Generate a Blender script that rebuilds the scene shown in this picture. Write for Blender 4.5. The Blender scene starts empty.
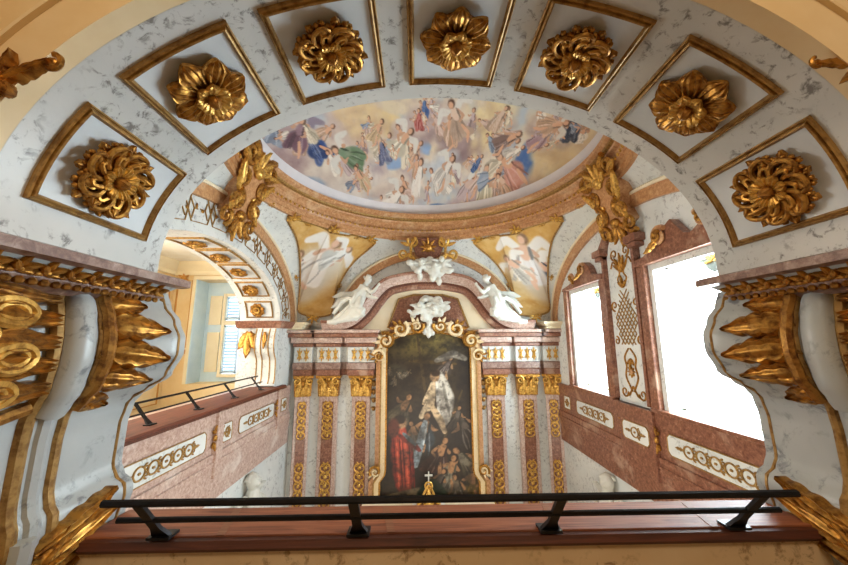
import bpy, math, random
import numpy as np
from mathutils import Vector as V, Matrix
random.seed(11)
SC = bpy.context.scene
COL = SC.collection
pi, sin, cos = math.pi, math.sin, math.cos

# ------------------------------------------------------------------ colours
def lin(c): return c / 12.92 if c <= .04045 else ((c + .055) / 1.055) ** 2.4
def hx(s, a=True):
    r = [lin(int(s[i:i + 2], 16) / 255) for i in (0, 2, 4)]
    return tuple(r) + ((1,) if a else ())

# ------------------------------------------------------------------ materials
def base_mat(name, rough=.5, metal=0.0):
    m = bpy.data.materials.new(name); m.use_nodes = True
    nt = m.node_tree; b = nt.nodes['Principled BSDF']
    b.inputs['Roughness'].default_value = rough; b.inputs['Metallic'].default_value = metal
    return m, nt, b
def noise(nt, scale, detail=6, rough=.6, dist=0, vec=None):
    n = nt.nodes.new('ShaderNodeTexNoise')
    n.inputs['Scale'].default_value = scale; n.inputs['Detail'].default_value = detail
    n.inputs['Roughness'].default_value = rough; n.inputs['Distortion'].default_value = dist
    tc = nt.nodes.new('ShaderNodeTexCoord')
    if vec:
        mp = nt.nodes.new('ShaderNodeMapping'); mp.inputs['Scale'].default_value = vec
        nt.links.new(tc.outputs['Object'], mp.inputs['Vector']); nt.links.new(mp.outputs[0], n.inputs['Vector'])
    else: nt.links.new(tc.outputs['Object'], n.inputs['Vector'])
    return n.outputs['Fac']
def ramp(nt, fac, stops, interp='LINEAR'):
    r = nt.nodes.new('ShaderNodeValToRGB'); r.color_ramp.interpolation = interp
    e = r.color_ramp.elements
    while len(e) < len(stops): e.new(.5)
    for k, (p, c) in enumerate(stops):
        e[k].position = p; e[k].color = hx(c) if isinstance(c, str) else c
    nt.links.new(fac, r.inputs[0]); return r.outputs[0]
def mix(nt, fac, a, b, mode='MIX'):
    n = nt.nodes.new('ShaderNodeMix'); n.data_type = 'RGBA'; n.blend_type = mode
    for sock, v in ((n.inputs[0], fac), (n.inputs[6], a), (n.inputs[7], b)):
        if hasattr(v, 'is_linked'): nt.links.new(v, sock)
        else: sock.default_value = v
    return n.outputs[2]
def bump(nt, b, h, s=.2, d=.02):
    n = nt.nodes.new('ShaderNodeBump'); n.inputs['Strength'].default_value = s; n.inputs['Distance'].default_value = d
    nt.links.new(h, n.inputs['Height']); nt.links.new(n.outputs[0], b.inputs['Normal'])
def pale_marble(name, c, c2, vein, vamt=.8, sc=3.0, rough=.34):
    m, nt, b = base_mat(name, rough)
    col = ramp(nt, noise(nt, 1.6, 3), [(.35, c), (.65, c2)])
    spots = ramp(nt, noise(nt, sc * 5, 8, .7, .5), [(.53, (0, 0, 0, 1)), (.63, (1, 1, 1, 1))])
    where = ramp(nt, noise(nt, sc, 4, .6), [(.42, (0, 0, 0, 1)), (.52, (vamt,) * 3 + (1,))])
    f = mix(nt, 1.0, spots, where, 'MULTIPLY')
    out = mix(nt, f, col, hx(vein)); nt.links.new(out, b.inputs['Base Color'])
    bump(nt, b, noise(nt, 14, 4), .06); return m
def red_marble(name, d, mid, l, pale, sc=22, rough=.3):
    m, nt, b = base_mat(name, rough)
    col = ramp(nt, noise(nt, sc, 9, .72, .4), [(.3, d), (.47, mid), (.6, l), (.72, pale)])
    big = ramp(nt, noise(nt, 2.2, 4, .6, .5), [(.56, (0, 0, 0, 1)), (.68, (.55, .55, .55, 1))])
    out = mix(nt, big, col, hx(pale)); nt.links.new(out, b.inputs['Base Color']); return m
def gold(name, a='bf8c40', c='7d5224', rough=.38, metal=.8):
    m, nt, b = base_mat(name, rough, metal)
    col = ramp(nt, noise(nt, 26, 5, .6), [(.36, c), (.56, a)])
    nt.links.new(col, b.inputs['Base Color']); bump(nt, b, noise(nt, 45, 3), .15, .01); return m
def plain(name, c, rough=.5, metal=0, c2=None, sc=5, bmp=.05):
    m, nt, b = base_mat(name, rough, metal)
    if c2: nt.links.new(ramp(nt, noise(nt, sc, 5), [(.35, c), (.68, c2)]), b.inputs['Base Color'])
    else: b.inputs['Base Color'].default_value = hx(c)
    if bmp: bump(nt, b, noise(nt, sc * 5, 4), bmp)
    return m
def wood(name, d, l, axis):
    m, nt, b = base_mat(name, .58)
    v = [1.2, 22, 22] if axis == 'x' else [22, 1.2, 22]
    nt.links.new(ramp(nt, noise(nt, 1.5, 6, .6, 1.2, v), [(.3, d), (.7, l)]), b.inputs['Base Color'])
    bump(nt, b, noise(nt, 1.5, 6, .6, 1.2, v), .1, .01); return m
def painted(name, rough=.5):
    m, nt, b = base_mat(name, rough)
    a = nt.nodes.new('ShaderNodeVertexColor'); a.layer_name = 'paint'
    nt.links.new(a.outputs['Color'], b.inputs['Base Color']); return m
def glow(name, c, s):
    m, nt, b = base_mat(name, .4)
    b.inputs['Base Color'].default_value = hx(c); b.inputs['Emission Color'].default_value = hx(c)
    b.inputs['Emission Strength'].default_value = s; return m

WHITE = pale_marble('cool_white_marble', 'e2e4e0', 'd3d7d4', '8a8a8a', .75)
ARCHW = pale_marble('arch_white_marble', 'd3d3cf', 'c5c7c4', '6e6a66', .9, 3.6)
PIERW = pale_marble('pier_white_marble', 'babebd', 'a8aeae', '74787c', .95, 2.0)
FIELD = plain('coffer_white', 'd9dee0', .45, 0, 'cfd5d8', 3)
CREAMW = pale_marble('cream_scagliola', 'e6d2ab', 'd8bf93', 'a98c66', .55, 4)
CREAM = plain('cream_paint', 'ecd6ac', .6, 0, 'e2c592', 2)
CREAML = plain('light_cream_paint', 'f0e4c8', .55, 0, 'e8d9b8', 2)
OCHRE = plain('ochre_trim_paint', 'd09a52', .6, 0, 'c0873f', 6)
RED = red_marble('red_marble', '54301f', '80523f', '9b6c55', 'c4a58e')
REDL = red_marble('pale_red_marble', '927062', 'b89a8c', 'cdb5a8', 'e6dcd2')
REDD = red_marble('grey_red_marble', '5e4238', '86685c', 'a58a7d', 'c4b1a6', 18)
TERRA = red_marble('terracotta_marble', '9c653e', 'bb875a', 'cda072', 'dfc19c', 18)
GOLD = gold('gilding')
GOLDD = gold('old_gilding', 'b3823e', '744a22', .42, .7)
GOLDB = gold('bright_gilding', 'dcae58', 'a87a34', .34, .6)
GLINE = gold('gilt_line', 'b08a4e', '85602f', .45, .4)
STUC = plain('white_stucco', 'd2d1c8', .55, 0, 'c6c5ba', 6)
STONE = pale_marble('warm_parapet_plaster', 'e2c8a2', 'd4b68c', '8a6844', .8, 3, .5)
WOODX = wood('red_brown_wood', '6a3620', 'b06c48', 'x')
WOODXD = wood('dark_wood_nosing', '3c1c10', '6e3a24', 'x')
WOODXP = wood('pale_wood_inlay', '7a4a30', 'a06a48', 'x')
WOODY = wood('gallery_wood', '4a2214', '8a4a30', 'y')
IRON = plain('black_iron', '1c1b1c', .42, .6, '262324', 20)
PAINT = painted('fresco_paint', .7)
OIL = painted('oil_paint', .4)
CLOTH = plain('white_linen', 'eceae4', .8)
CEIL = plain('white_ceiling_paint', 'f4f0e6', .6, 0, 'ece4d2', 3)
BLUE = plain('pale_blue_paint', 'c6def0', .5, 0, 'd4e8f6', 3)
PELM = plain('grey_marble', '80847f', .5, 0, '70756f', 8)
DAY = glow('daylit_glass', 'f6fbff', 4.0)
DAYC = glow('daylit_cool_glass', 'cfe6f8', 1.5)
DARK = plain('dark_terracotta', '6a3a2a', .7, 0, '54301f', 4)
FLOORM = plain('stone_floor', 'a89a84', .4, 0, '8e8270', 2)

# ------------------------------------------------------------------ mesh builder
WL = {}
class MB:
    def __init__(s): s.v = []; s.f = []
    def add(s, vs, fs, M=None):
        n = len(s.v)
        s.v += [tuple(M @ V(p)) if M is not None else tuple(p) for p in vs]
        s.f += [tuple(i + n for i in f) for f in fs]; return s
    def box(s, x0, x1, y0, y1, z0, z1, M=None):
        vs = [(x, y, z) for z in (z0, z1) for y in (y0, y1) for x in (x0, x1)]
        return s.add(vs, [(0, 2, 3, 1), (4, 5, 7, 6), (0, 1, 5, 4), (2, 6, 7, 3), (0, 4, 6, 2), (1, 3, 7, 5)], M)
    def grid(s, fn, nu, nv, M=None, cu=False, cv=False):
        mu = nu if cu else nu + 1; mv = nv if cv else nv + 1
        vs = [fn(i / nu, j / nv) for j in range(mv) for i in range(mu)]
        fs = [(j * mu + i, j * mu + (i + 1) % mu, ((j + 1) % mv) * mu + (i + 1) % mu, ((j + 1) % mv) * mu + i)
              for j in range(nv) for i in range(nu)]
        return s.add(vs, fs, M)
    def slab(s, fn, nu, nv, M=None):
        # fn(u,v) -> (top point, bottom point): a closed thick sheet
        T = [[fn(i / nu, j / nv) for i in range(nu + 1)] for j in range(nv + 1)]
        w = nu + 1; N = w * (nv + 1)
        vs = [T[j][i][0] for j in range(nv + 1) for i in range(w)] + [T[j][i][1] for j in range(nv + 1) for i in range(w)]
        fs = []
        for j in range(nv):
            for i in range(nu):
                a, b, c, d = j * w + i, j * w + i + 1, (j + 1) * w + i + 1, (j + 1) * w + i
                fs += [(a, b, c, d), (N + d, N + c, N + b, N + a)]
        rim = [i for i in range(w)] + [j * w + nu for j in range(1, nv + 1)] + [nv * w + i for i in range(nu - 1, -1, -1)] + [j * w for j in range(nv - 1, 0, -1)]
        for k in range(len(rim)):
            a, b = rim[k], rim[(k + 1) % len(rim)]; fs.append((b, a, N + a, N + b))
        return s.add(vs, fs, M)
    def tube(s, pts, r, n=6, M=None, closed=False):
        P = [V(p) for p in pts]; L = len(P); rr = r if callable(r) else (lambda t: r)
        vs = []; up = None
        for i, p in enumerate(P):
            a = P[(i - 1) % L] if (closed or i > 0) else P[i]; b = P[(i + 1) % L] if (closed or i < L - 1) else P[i]
            t = (b - a); t = t.normalized() if t.length > 1e-9 else V((0, 0, 1))
            if up is None: up = t.orthogonal().normalized()
            up = (up - t * up.dot(t)); up = up.normalized() if up.length > 1e-6 else t.orthogonal().normalized()
            sd = t.cross(up); q = rr(i / max(1, L - 1))
            vs += [p + (up * cos(2 * pi * k / n) + sd * sin(2 * pi * k / n)) * q for k in range(n)]
        fs = []
        for i in range(L if closed else L - 1):
            j = (i + 1) % L
            fs += [(i * n + k, i * n + (k + 1) % n, j * n + (k + 1) % n, j * n + k) for k in range(n)]
        if not closed: fs += [tuple(range(n - 1, -1, -1)), tuple((L - 1) * n + k for k in range(n))]
        return s.add(vs, fs, M)
    def sweep(s, prof, fr, closed=False, M=None, capped=True):
        # fr: list of (origin, A, B); prof: closed polygon of (a, b)
        n = len(prof); L = len(fr)
        vs = [V(o) + V(A) * a + V(B) * b for o, A, B in fr for a, b in prof]
        fs = []
        for i in range(L if closed else L - 1):
            j = (i + 1) % L
            fs += [(i * n + k, i * n + (k + 1) % n, j * n + (k + 1) % n, j * n + k) for k in range(n)]
        if not closed and capped: fs += [tuple(range(n - 1, -1, -1)), tuple((L - 1) * n + k for k in range(n))]
        return s.add(vs, fs, M)
    def ell(s, c, r, nu=10, nv=7, M=None):
        vs = [(c[0], c[1], c[2] - r[2])]
        for j in range(1, nv):
            a = -pi / 2 + pi * j / nv
            vs += [(c[0] + r[0] * cos(a) * cos(2 * pi * i / nu), c[1] + r[1] * cos(a) * sin(2 * pi * i / nu), c[2] + r[2] * sin(a)) for i in range(nu)]
        vs.append((c[0], c[1], c[2] + r[2])); fs = []
        for i in range(nu):
            k = (i + 1) % nu
            fs.append((0, 1 + k, 1 + i)); fs.append((len(vs) - 1, 1 + (nv - 2) * nu + i, 1 + (nv - 2) * nu + k))
            for j in range(nv - 2): fs.append((1 + j * nu + i, 1 + j * nu + k, 1 + (j + 1) * nu + k, 1 + (j + 1) * nu + i))
        return s.add(vs, fs, M)
    def lathe(s, prof, n=20, M=None):
        return s.grid(lambda u, v: (lambda p: (p[0] * cos(2 * pi * u), p[0] * sin(2 * pi * u), p[1]))(prof[min(len(prof) - 1, round(v * (len(prof) - 1)))]), n, len(prof) - 1, M, cu=True)
    def prism(s, poly, z0, z1, M=None):
        n = len(poly)
        vs = [(x, y, z) for z in (z0, z1) for x, y in poly]
        return s.add(vs, [tuple(range(n - 1, -1, -1)), tuple(range(n, 2 * n))] + [(i, (i + 1) % n, n + (i + 1) % n, n + i) for i in range(n)], M)
    def build(s, name, mat, parent=None, smooth=True, bevel=0, auto=40):
        me = bpy.data.meshes.new(name)
        if parent is not None: L = WL[parent.name]
        else:
            a = np.array(s.v); lo, hi = a.min(0), a.max(0); L = V(((lo[0] + hi[0]) / 2, (lo[1] + hi[1]) / 2, lo[2]))
        me.from_pydata([tuple(V(p) - L) for p in s.v], [], s.f); me.validate()
        import bmesh
        bm = bmesh.new(); bm.from_mesh(me); bmesh.ops.recalc_face_normals(bm, faces=bm.faces); bm.to_mesh(me); bm.free()
        me.materials.append(mat)
        o = bpy.data.objects.new(name, me); COL.objects.link(o)
        if parent is not None: o.parent = parent
        else: o.location = L
        WL[o.name] = L
        if smooth:
            for p in me.polygons: p.use_smooth = True
            try: me.set_sharp_from_angle(angle=math.radians(auto))
            except Exception: pass
        if bevel:
            b = o.modifiers.new('bevel', 'BEVEL'); b.width = bevel; b.segments = 2; b.limit_method = 'ANGLE'
        return o

def tag(o, label=None, cat=None, group=None, kind=None):
    if label: o['label'] = label
    if cat: o['category'] = cat
    if group: o['group'] = group
    if kind: o['kind'] = kind
    return o
def thing(name, loc, label, cat, group=None):
    o = bpy.data.objects.new(name, None); COL.objects.link(o); o.location = loc; o.empty_display_size = .1
    WL[o.name] = V(loc); return tag(o, label, cat, group)
def struct(o, label=None): o['kind'] = 'structure'; return tag(o, label)
def copy_children(src, dst):
    for ch in [c for c in COL.objects if c.parent == src]:
        c = ch.copy(); COL.objects.link(c); c.parent = dst; WL[c.name] = V((0, 0, 0)); copy_children(ch, c)
def copy_part(src, parent, M):
    c = src.copy(); COL.objects.link(c); c.parent = parent; c.matrix_local = M; WL[c.name] = V((0, 0, 0)); copy_children(src, c); return c
def remesh(o, vox, sm=2):
    r = o.modifiers.new('remesh', 'REMESH'); r.mode = 'VOXEL'; r.voxel_size = vox; r.use_smooth_shade = True
    k = o.modifiers.new('smooth', 'SMOOTH'); k.iterations = sm; k.factor = .5; return o

def axes(o, x, y, z):
    M = Matrix.Identity(4)
    for i in range(3): M[i][0] = x[i]; M[i][1] = y[i]; M[i][2] = z[i]; M[i][3] = o[i]
    return M
def LW(u, v, w=0): return axes((-3.2 + w, u, v), (0, 1, 0), (0, 0, 1), (1, 0, 0))   # left wall: u along +y
def RW(u, v, w=0): return axes((3.2 - w, u, v), (0, -1, 0), (0, 0, 1), (-1, 0, 0))  # right wall
AX = .08
def AW(u, v, y): return axes((u + AX, y, v), (1, 0, 0), (0, 0, 1), (0, -1, 0))      # altar wall
def rz(a): return Matrix.Rotation(a, 4, 'Z')
def tr(x, y, z=0): return Matrix.Translation((x, y, z))
def rad(d): return d * pi / 180

# ------------------------------------------------------------------ ornament shapes
def petal(mb, L, W, M=None, h=.03, curl=.03, t=.012, nu=10, nv=12, ribs=3):
    # broad rounded petal, ribbed, with a notched lip
    def f(u, v):
        x = (u - .5) * 2; e = max(0, (v - .72) / .28)
        w = W * .5 * (.42 + .58 * min(1, v / .6)) * math.sqrt(max(.02, 1 - e * e)) * (1 + .07 * cos(17 * v))
        z = h * sin(pi * min(1, v * .95)) * (1 - .5 * x * x) + curl * v * v + .2 * h * cos(ribs * pi * x) - .9 * curl * max(0, v - .8) * 3
        return (x * w, L * v * (1 - .05 * abs(x) ** 3), z + t * .5), (x * w, L * v * (1 - .05 * abs(x) ** 3), z - t)
    return mb.slab(f, nu, nv, M)
def leaf(mb, L, W, M=None, lobes=5, h=.03, curl=.0, bend=0, t=.012, nu=8, nv=14):
    def f(u, v):
        x = (u - .5) * 2
        w = W * .5 * (sin(pi * min(1, v * .93 + .07)) ** .6) * (1 - .35 * v) * (.66 + .34 * abs(cos(lobes * pi * v)))
        z = h * (1 - x * x * .9) * (.4 + .6 * sin(pi * min(1, v + .1))) + curl * v * v - .35 * h * math.exp(-x * x * 30) + .22 * h * cos(x * 7.5)
        X = x * w + bend * v * v; Y = L * v
        return (X, Y, z + t * .5), (X, Y, min(z - t, curl * v * v * .8 - t * .5))
    return mb.slab(f, nu, nv, M)
def spiral(c, r0, r1, a0, turns, n=22, z=0):
    return [(c[0] + (r0 + (r1 - r0) * k / n) * cos(a0 + 2 * pi * turns * k / n), c[1] + (r0 + (r1 - r0) * k / n) * sin(a0 + 2 * pi * turns * k / n), z) for k in range(n + 1)]
def scroll(mb, c, r0, a0, turns, w, M=None, z=.02, r1=None):
    mb.tube(spiral(c, r0, r0 * .22 if r1 is None else r1, a0, turns, 20, z), lambda t: w * (1 - .45 * t), 6, M); return mb
def arabesque(mb, w, h, M=None, n=4, r=.008):
    # interlaced loops with leaf tips, lying in a w x h panel
    s = w / (n + 1.4)
    for i in range(n):
        x = (i - (n - 1) / 2) * s
        mb.tube([(x + s * .4 * cos(a), h * .36 * sin(a), .008) for a in [2 * pi * k / 20 for k in range(20)]], r, 5, M, True)
        for sg in (-1, 1): scroll(mb, (x + s * .5, h * .2 * sg), h * .2, rad(90 * sg), 1.2 * sg, r, M, .01)
        mb.ell((x, 0, .01), (s * .12, h * .09, .012), 6, 4, M)
    for sg in (-1, 1):
        T = (M if M is not None else Matrix()) @ tr(sg * (w / 2 - s * .75), 0) @ rz(-sg * pi / 2)
        leaf(mb, s * .75, h * .3, T, 3, .012, nu=4, nv=6)
    return mb
def chain(mb, L, w, n, M=None, r=.012):
    # pendant of loops and husks hanging down from y=0 to y=-L
    s = L / n
    for i in range(n):
        y = -(i + .5) * s
        mb.tube([(w * .42 * cos(a), y + s * .5 * sin(a), .012) for a in [2 * pi * k / 14 for k in range(14)]], r, 5, M, True)
        mb.ell((0, y, .015), (w * .17, s * .28, .02), 6, 4, M)
        for sg in (-1, 1): scroll(mb, (sg * w * .24, y + s * .4), w * .2, rad(90), sg * 1.1, r * .9, M, .012)
    return mb
def spray(mb, n, L, W, spread, M=None, h=.03, curl=.03, lobes=5):
    M = M if M is not None else Matrix()
    for k in range(n):
        a = (k - (n - 1) / 2) * spread / max(1, n - 1)
        leaf(mb, L * (1 - .25 * abs(a) / (spread / 2 + 1e-6)), W, M @ rz(a) @ tr(0, 0, .01 * (k % 2)), lobes, h, curl, nu=6, nv=9)
    return mb
# ------------------------------------------------------------------ painting (pigment laid on the painted surfaces)
class Canvas:
    def __init__(s, w, h, res, col, seed=1):
        s.w, s.h, s.k = w, h, res
        s.H, s.W = int(h * res), int(w * res)
        s.a = np.ones((s.H, s.W, 3)) * np.array(s.c(col)); s.r = np.random.RandomState(seed); s.rnd = random.Random(seed)
    def c(s, h): return [int(h[i:i + 2], 16) / 255 for i in (0, 2, 4)]
    def noise(s, cell, octs=4):
        out = np.zeros((s.H, s.W)); amp = 1; tot = 0
        for o in range(octs):
            gy, gx = max(2, int(s.h / cell * 2 ** o) + 2), max(2, int(s.w / cell * 2 ** o) + 2)
            g = s.r.rand(gy, gx)
            yy = np.linspace(0, gy - 1.001, s.H); xx = np.linspace(0, gx - 1.001, s.W)
            y0 = yy.astype(int); x0 = xx.astype(int); fy = (yy - y0)[:, None]; fx = (xx - x0)[None]
            fy = fy * fy * (3 - 2 * fy); fx = fx * fx * (3 - 2 * fx)
            out += amp * ((g[y0][:, x0] * (1 - fx) + g[y0][:, x0 + 1] * fx) * (1 - fy) + (g[y0 + 1][:, x0] * (1 - fx) + g[y0 + 1][:, x0 + 1] * fx) * fy)
            tot += amp; amp *= .55
        return out / tot
    def wash(s, cell, lo, hi, col, amt=1):
        m = np.clip((s.noise(cell) - lo) / (hi - lo), 0, 1)[..., None] * amt
        s.a = s.a * (1 - m) + np.array(s.c(col)) * m
    def blob(s, x, y, rx, ry, col, ang=0, soft=.35, al=1):
        R = max(rx, ry) * 1.3; k = s.k
        x0, x1, y0, y1 = int((x - R) * k), int((x + R) * k) + 1, int((y - R) * k), int((y + R) * k) + 1
        x0, y0, x1, y1 = max(0, x0), max(0, y0), min(s.W, x1), min(s.H, y1)
        if x0 >= x1 or y0 >= y1: return
        Y, X = np.mgrid[y0:y1, x0:x1]; dx, dy = X / k - x, Y / k - y
        ca, sa = cos(ang), sin(ang)
        d = np.sqrt(((dx * ca + dy * sa) / rx) ** 2 + ((dy * ca - dx * sa) / ry) ** 2)
        m = np.clip((1 + soft / 2 - d) / soft, 0, 1)[..., None] * al
        cc = np.array(s.c(col) if isinstance(col, str) else col)
        s.a[y0:y1, x0:x1] = s.a[y0:y1, x0:x1] * (1 - m) + cc * m
    def stroke(s, pts, w, col, soft=.5, al=1, taper=.4):
        L = 0; seg = []
        for p, q in zip(pts, pts[1:]): seg.append((p, q, math.dist(p, q))); L += seg[-1][2]
        n = max(3, int(L / (w * .22)))
        for i in range(n + 1):
            t = i / n; d = t * L
            for p, q, l in seg:
                if d <= l or (p, q, l) is seg[-1]:
                    u = d / l if l else 0; break
                d -= l
            r = w / 2 * (1 - taper * abs(2 * t - 1) ** 2)
            s.blob(p[0] + (q[0] - p[0]) * u, p[1] + (q[1] - p[1]) * u, r, r, col, 0, soft, al)
    def tone(s, col, f):
        c = s.c(col); return [min(1, max(0, v * f if f <= 1 else v + (1 - v) * (f - 1))) for v in c]
    def person(s, x, y, sz, robe, skin='d9ac86', hair='5a4030', lean=None, wings=None):
        # a loosely brushed draped figure
        R = s.rnd; a = R.uniform(-1.2, 1.2) if lean is None else lean
        ux, uy = sin(a), -cos(a)                       # towards the head
        px, py = -uy, ux
        P = lambda u, v: (x + ux * u * sz + px * v * sz, y + uy * u * sz + py * v * sz)
        if wings:
            for sg in (-1, 1): s.stroke([P(.35, sg * .1), P(.75, sg * .55), P(.4, sg * .9)], sz * .3, wings, .6)
        for q in range(3):
            s.stroke([P(.2, R.uniform(-.15, .15)), P(-.3, R.uniform(-.35, .35)), P(-.8, R.uniform(-.55, .55))], sz * R.uniform(.4, .58), s.tone(robe, R.uniform(.78, 1.1)), .6)
        for q in range(6):
            t = R.uniform(-.5, .4)
            s.stroke([P(R.uniform(-.1, .3), t * .5), P(-.4, t + R.uniform(-.1, .1)), P(-.85, t * 1.2)], sz * .07, s.tone(robe, R.choice([.68, .78, 1.2, 1.3])), 1.0, .5)
        for sg in (-1, 1):
            e = R.uniform(-.3, .5)
            s.stroke([P(.42, sg * .2), P(.15 + e * .4, sg * .36), P(.1 + e * .8, sg * R.uniform(.1, .6))], sz * .13, s.tone(skin, .92), .6)
        if R.random() < .6: s.stroke([P(-.3, .15), P(-.75, R.uniform(.1, .5)), P(-1.1, R.uniform(-.1, .4))], sz * .17, skin, .4)
        s.stroke([P(.5, 0), P(.1, .03)], sz * .36, skin if R.random() < .45 else s.tone(robe, 1.15), .5)
        s.stroke([P(.5, .16), P(.05, .2)], sz * .09, s.tone(robe, .6), .8, .7)
        s.blob(*P(.78, .02), sz * .17, sz * .2, hair, a, .4); s.blob(*P(.74, -.03), sz * .12, sz * .15, skin, a, .4)
    def tone_hex(s, h, f): return ''.join('%02x' % int(min(255, int(h[i:i + 2], 16) * f)) for i in (0, 2, 4))
    def cloud(s, x, y, w, h, top, low):
        R = s.rnd
        for q in range(26):
            dx, dy = R.gauss(0, .42), R.gauss(0, .42); r = R.uniform(.16, .4)
            s.blob(x + dx * w, y + dy * h + h * .12, r * w * .8, r * h, s.tone(low, R.uniform(.94, 1.04)), 0, 1.1, .5)
            s.blob(x + dx * w, y + dy * h - h * .1, r * w * .6, r * h * .7, s.tone(top, R.uniform(.97, 1.04)), 0, 1.1, .5)
    def vcol(s, me, uv):
        at = me.color_attributes.new('paint', 'FLOAT_COLOR', 'POINT')
        uv = np.array(uv); x = np.clip((uv[:, 0] * s.k).astype(int), 0, s.W - 1); y = np.clip((uv[:, 1] * s.k).astype(int), 0, s.H - 1)
        c = s.a[y, x]; c = np.where(c <= .04045, c / 12.92, ((c + .055) / 1.055) ** 2.4)
        at.data.foreach_set('color', np.concatenate([c, np.ones((len(c), 1))], 1).astype(np.float32).ravel())

def painted_mesh(name, verts, faces, uv, canvas, mat, parent=None):
    L = WL[parent.name] if parent is not None else V((0, 0, 0))
    me = bpy.data.meshes.new(name); me.from_pydata([tuple(V(p) - L) for p in verts], [], faces)
    canvas.vcol(me, uv); me.materials.append(mat)
    for p in me.polygons: p.use_smooth = True
    o = bpy.data.objects.new(name, me); COL.objects.link(o); WL[o.name] = L
    if parent is not None: o.parent = parent
    return o
# ================================================================== near arch: wall between the gallery and the chapel bay
EA, EB, EZ, EX = 1.84, 1.24, .48, -.03
Y0, Y1 = 1.26, 2.185
def el(t, a=EA, b=EB, z=EZ, off=0):
    n = V((cos(t) / a, sin(t) / b)).normalized()
    return a * cos(t) + n.x * off, z + b * sin(t) + n.y * off
def arch_block(mb, a, b, z0, zs, half, top, y0, y1, fr, N=48):
    # wall with an elliptical hole above zs; fr maps (u, z, y) -> world
    ring = [(a, zs)] + [(a * cos(pi * k / N), z0 + b * sin(pi * k / N)) for k in range(N + 1)] + [(-a, zs)]
    def outp(p):
        x, z = p
        return (half, z) if x >= a * .999 and z <= z0 else ((-half, z) if x <= -a * .999 and z <= z0 else
            ((lambda s: (x * s, z0 + (z - z0) * s))(min(half / abs(x) if abs(x) > 1e-6 else 1e9, (top - z0) / (z - z0) if z - z0 > 1e-6 else 1e9))))
    out = [outp(p) for p in ring]
    n = len(ring); vs = []
    for y in (y0, y1): vs += [fr(x, z, y) for x, z in ring] + [fr(x, z, y) for x, z in out]
    fs = []
    for k in range(n - 1):
        fs += [(k, k + 1, n + k + 1, n + k), (2 * n + k + 1, 2 * n + k, 3 * n + k, 3 * n + k + 1),
               (k + 1, k, 2 * n + k, 2 * n + k + 1), (n + k, n + k + 1, 3 * n + k + 1, 3 * n + k)]
    fs += [(0, n, 3 * n, 2 * n), (n - 1, 2 * n - 1, 4 * n - 1, 3 * n - 1)]
    return mb.add(vs, fs)
m = arch_block(MB(), EA, EB, EZ, .36, 4.2, 3.6, Y0, Y1, lambda x, z, y: (x + EX, y, z))
for s in (-1, 1): m.box(*sorted((s * 2.0, s * 4.2)), Y0, Y1, -5, .36)
struct(m.build('wall_front', ARCHW, auto=50))
m = arch_block(MB(), EA, EB, EZ, .36, 4.6, 3.0, 1.18, 1.262, lambda x, z, y: (x + EX, y, z))
for s in (-1, 1): m.box(*sorted((s * 2.02, s * 4.6)), 1.18, 1.262, -1.75, .36)
struct(m.build('wall_gallery', CREAM, auto=50))
# concentric plaster mouldings round the gallery side of the arch
for k, (off, w, d) in enumerate(((.17, .035, .03), (.34, .07, .075))):
    m = MB(); fr = []
    for i in range(61):
        t = pi * i / 60; x, z = el(t, off=off); n = V((cos(t) / EA, 0, sin(t) / EB)).normalized()
        fr.append(((x + EX, 1.19, z), n, (0, -1, 0)))
    m.sweep([(0, 0), (0, d), (w * .3, d * 1.1), (w * .6, d * .5), (w, d * .35), (w * 1.5, .0)], fr)
    struct(m.build('trim_%d' % (k + 1), CREAM))

# gilded acanthus sprays on the gallery side
def wall_spray(x, z, s, ang, label):
    t = thing('gilded_spray', (x, 1.18, z), label, 'ornament', 'gilded sprays beside the arch')
    B = axes((x, 1.185, z), (s, 0, 0), (0, 0, 1), (0, -s, 0)) @ rz(ang) @ Matrix.Scale(1.4 if s > 0 else 1, 4)
    for a, L, w in ((-.1, .17, .05), (-.9, .09, .05), (2.6, .08, .05), (1.7, .1, .05), (.6, .1, .05), (-1.9, .1, .045), (3.4, .12, .045)):
        m = MB(); leaf(m, L, w, B @ rz(a), 5, .016, .025, .012 * (1 if a < 1 else -1)); m.build('leaf', GOLD if L > .1 else GOLDD, t)
    for c_, r, a0, d in (((.03, .165), .026, 2.6, -1.3), ((-.07, -.03), .03, 1, -1.2), ((-.02, -.12), .025, 0, 1.2)):
        m = MB(); scroll(m, c_, r, a0, d, .009, B, .02); m.build('scroll', GOLD, t)
    m = MB(); m.ell((0, 0, .02), (.03, .035, .025), 10, 7, B); m.build('boss', GOLD, t)
wall_spray(-1.80, .97, 1, rad(-62), 'gilded acanthus spray on cream wall left of the coffered arch')
wall_spray(1.63, 1.10, -1, rad(-70), 'gilded acanthus spray on cream wall right of the coffered arch, cut by frame')

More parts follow.
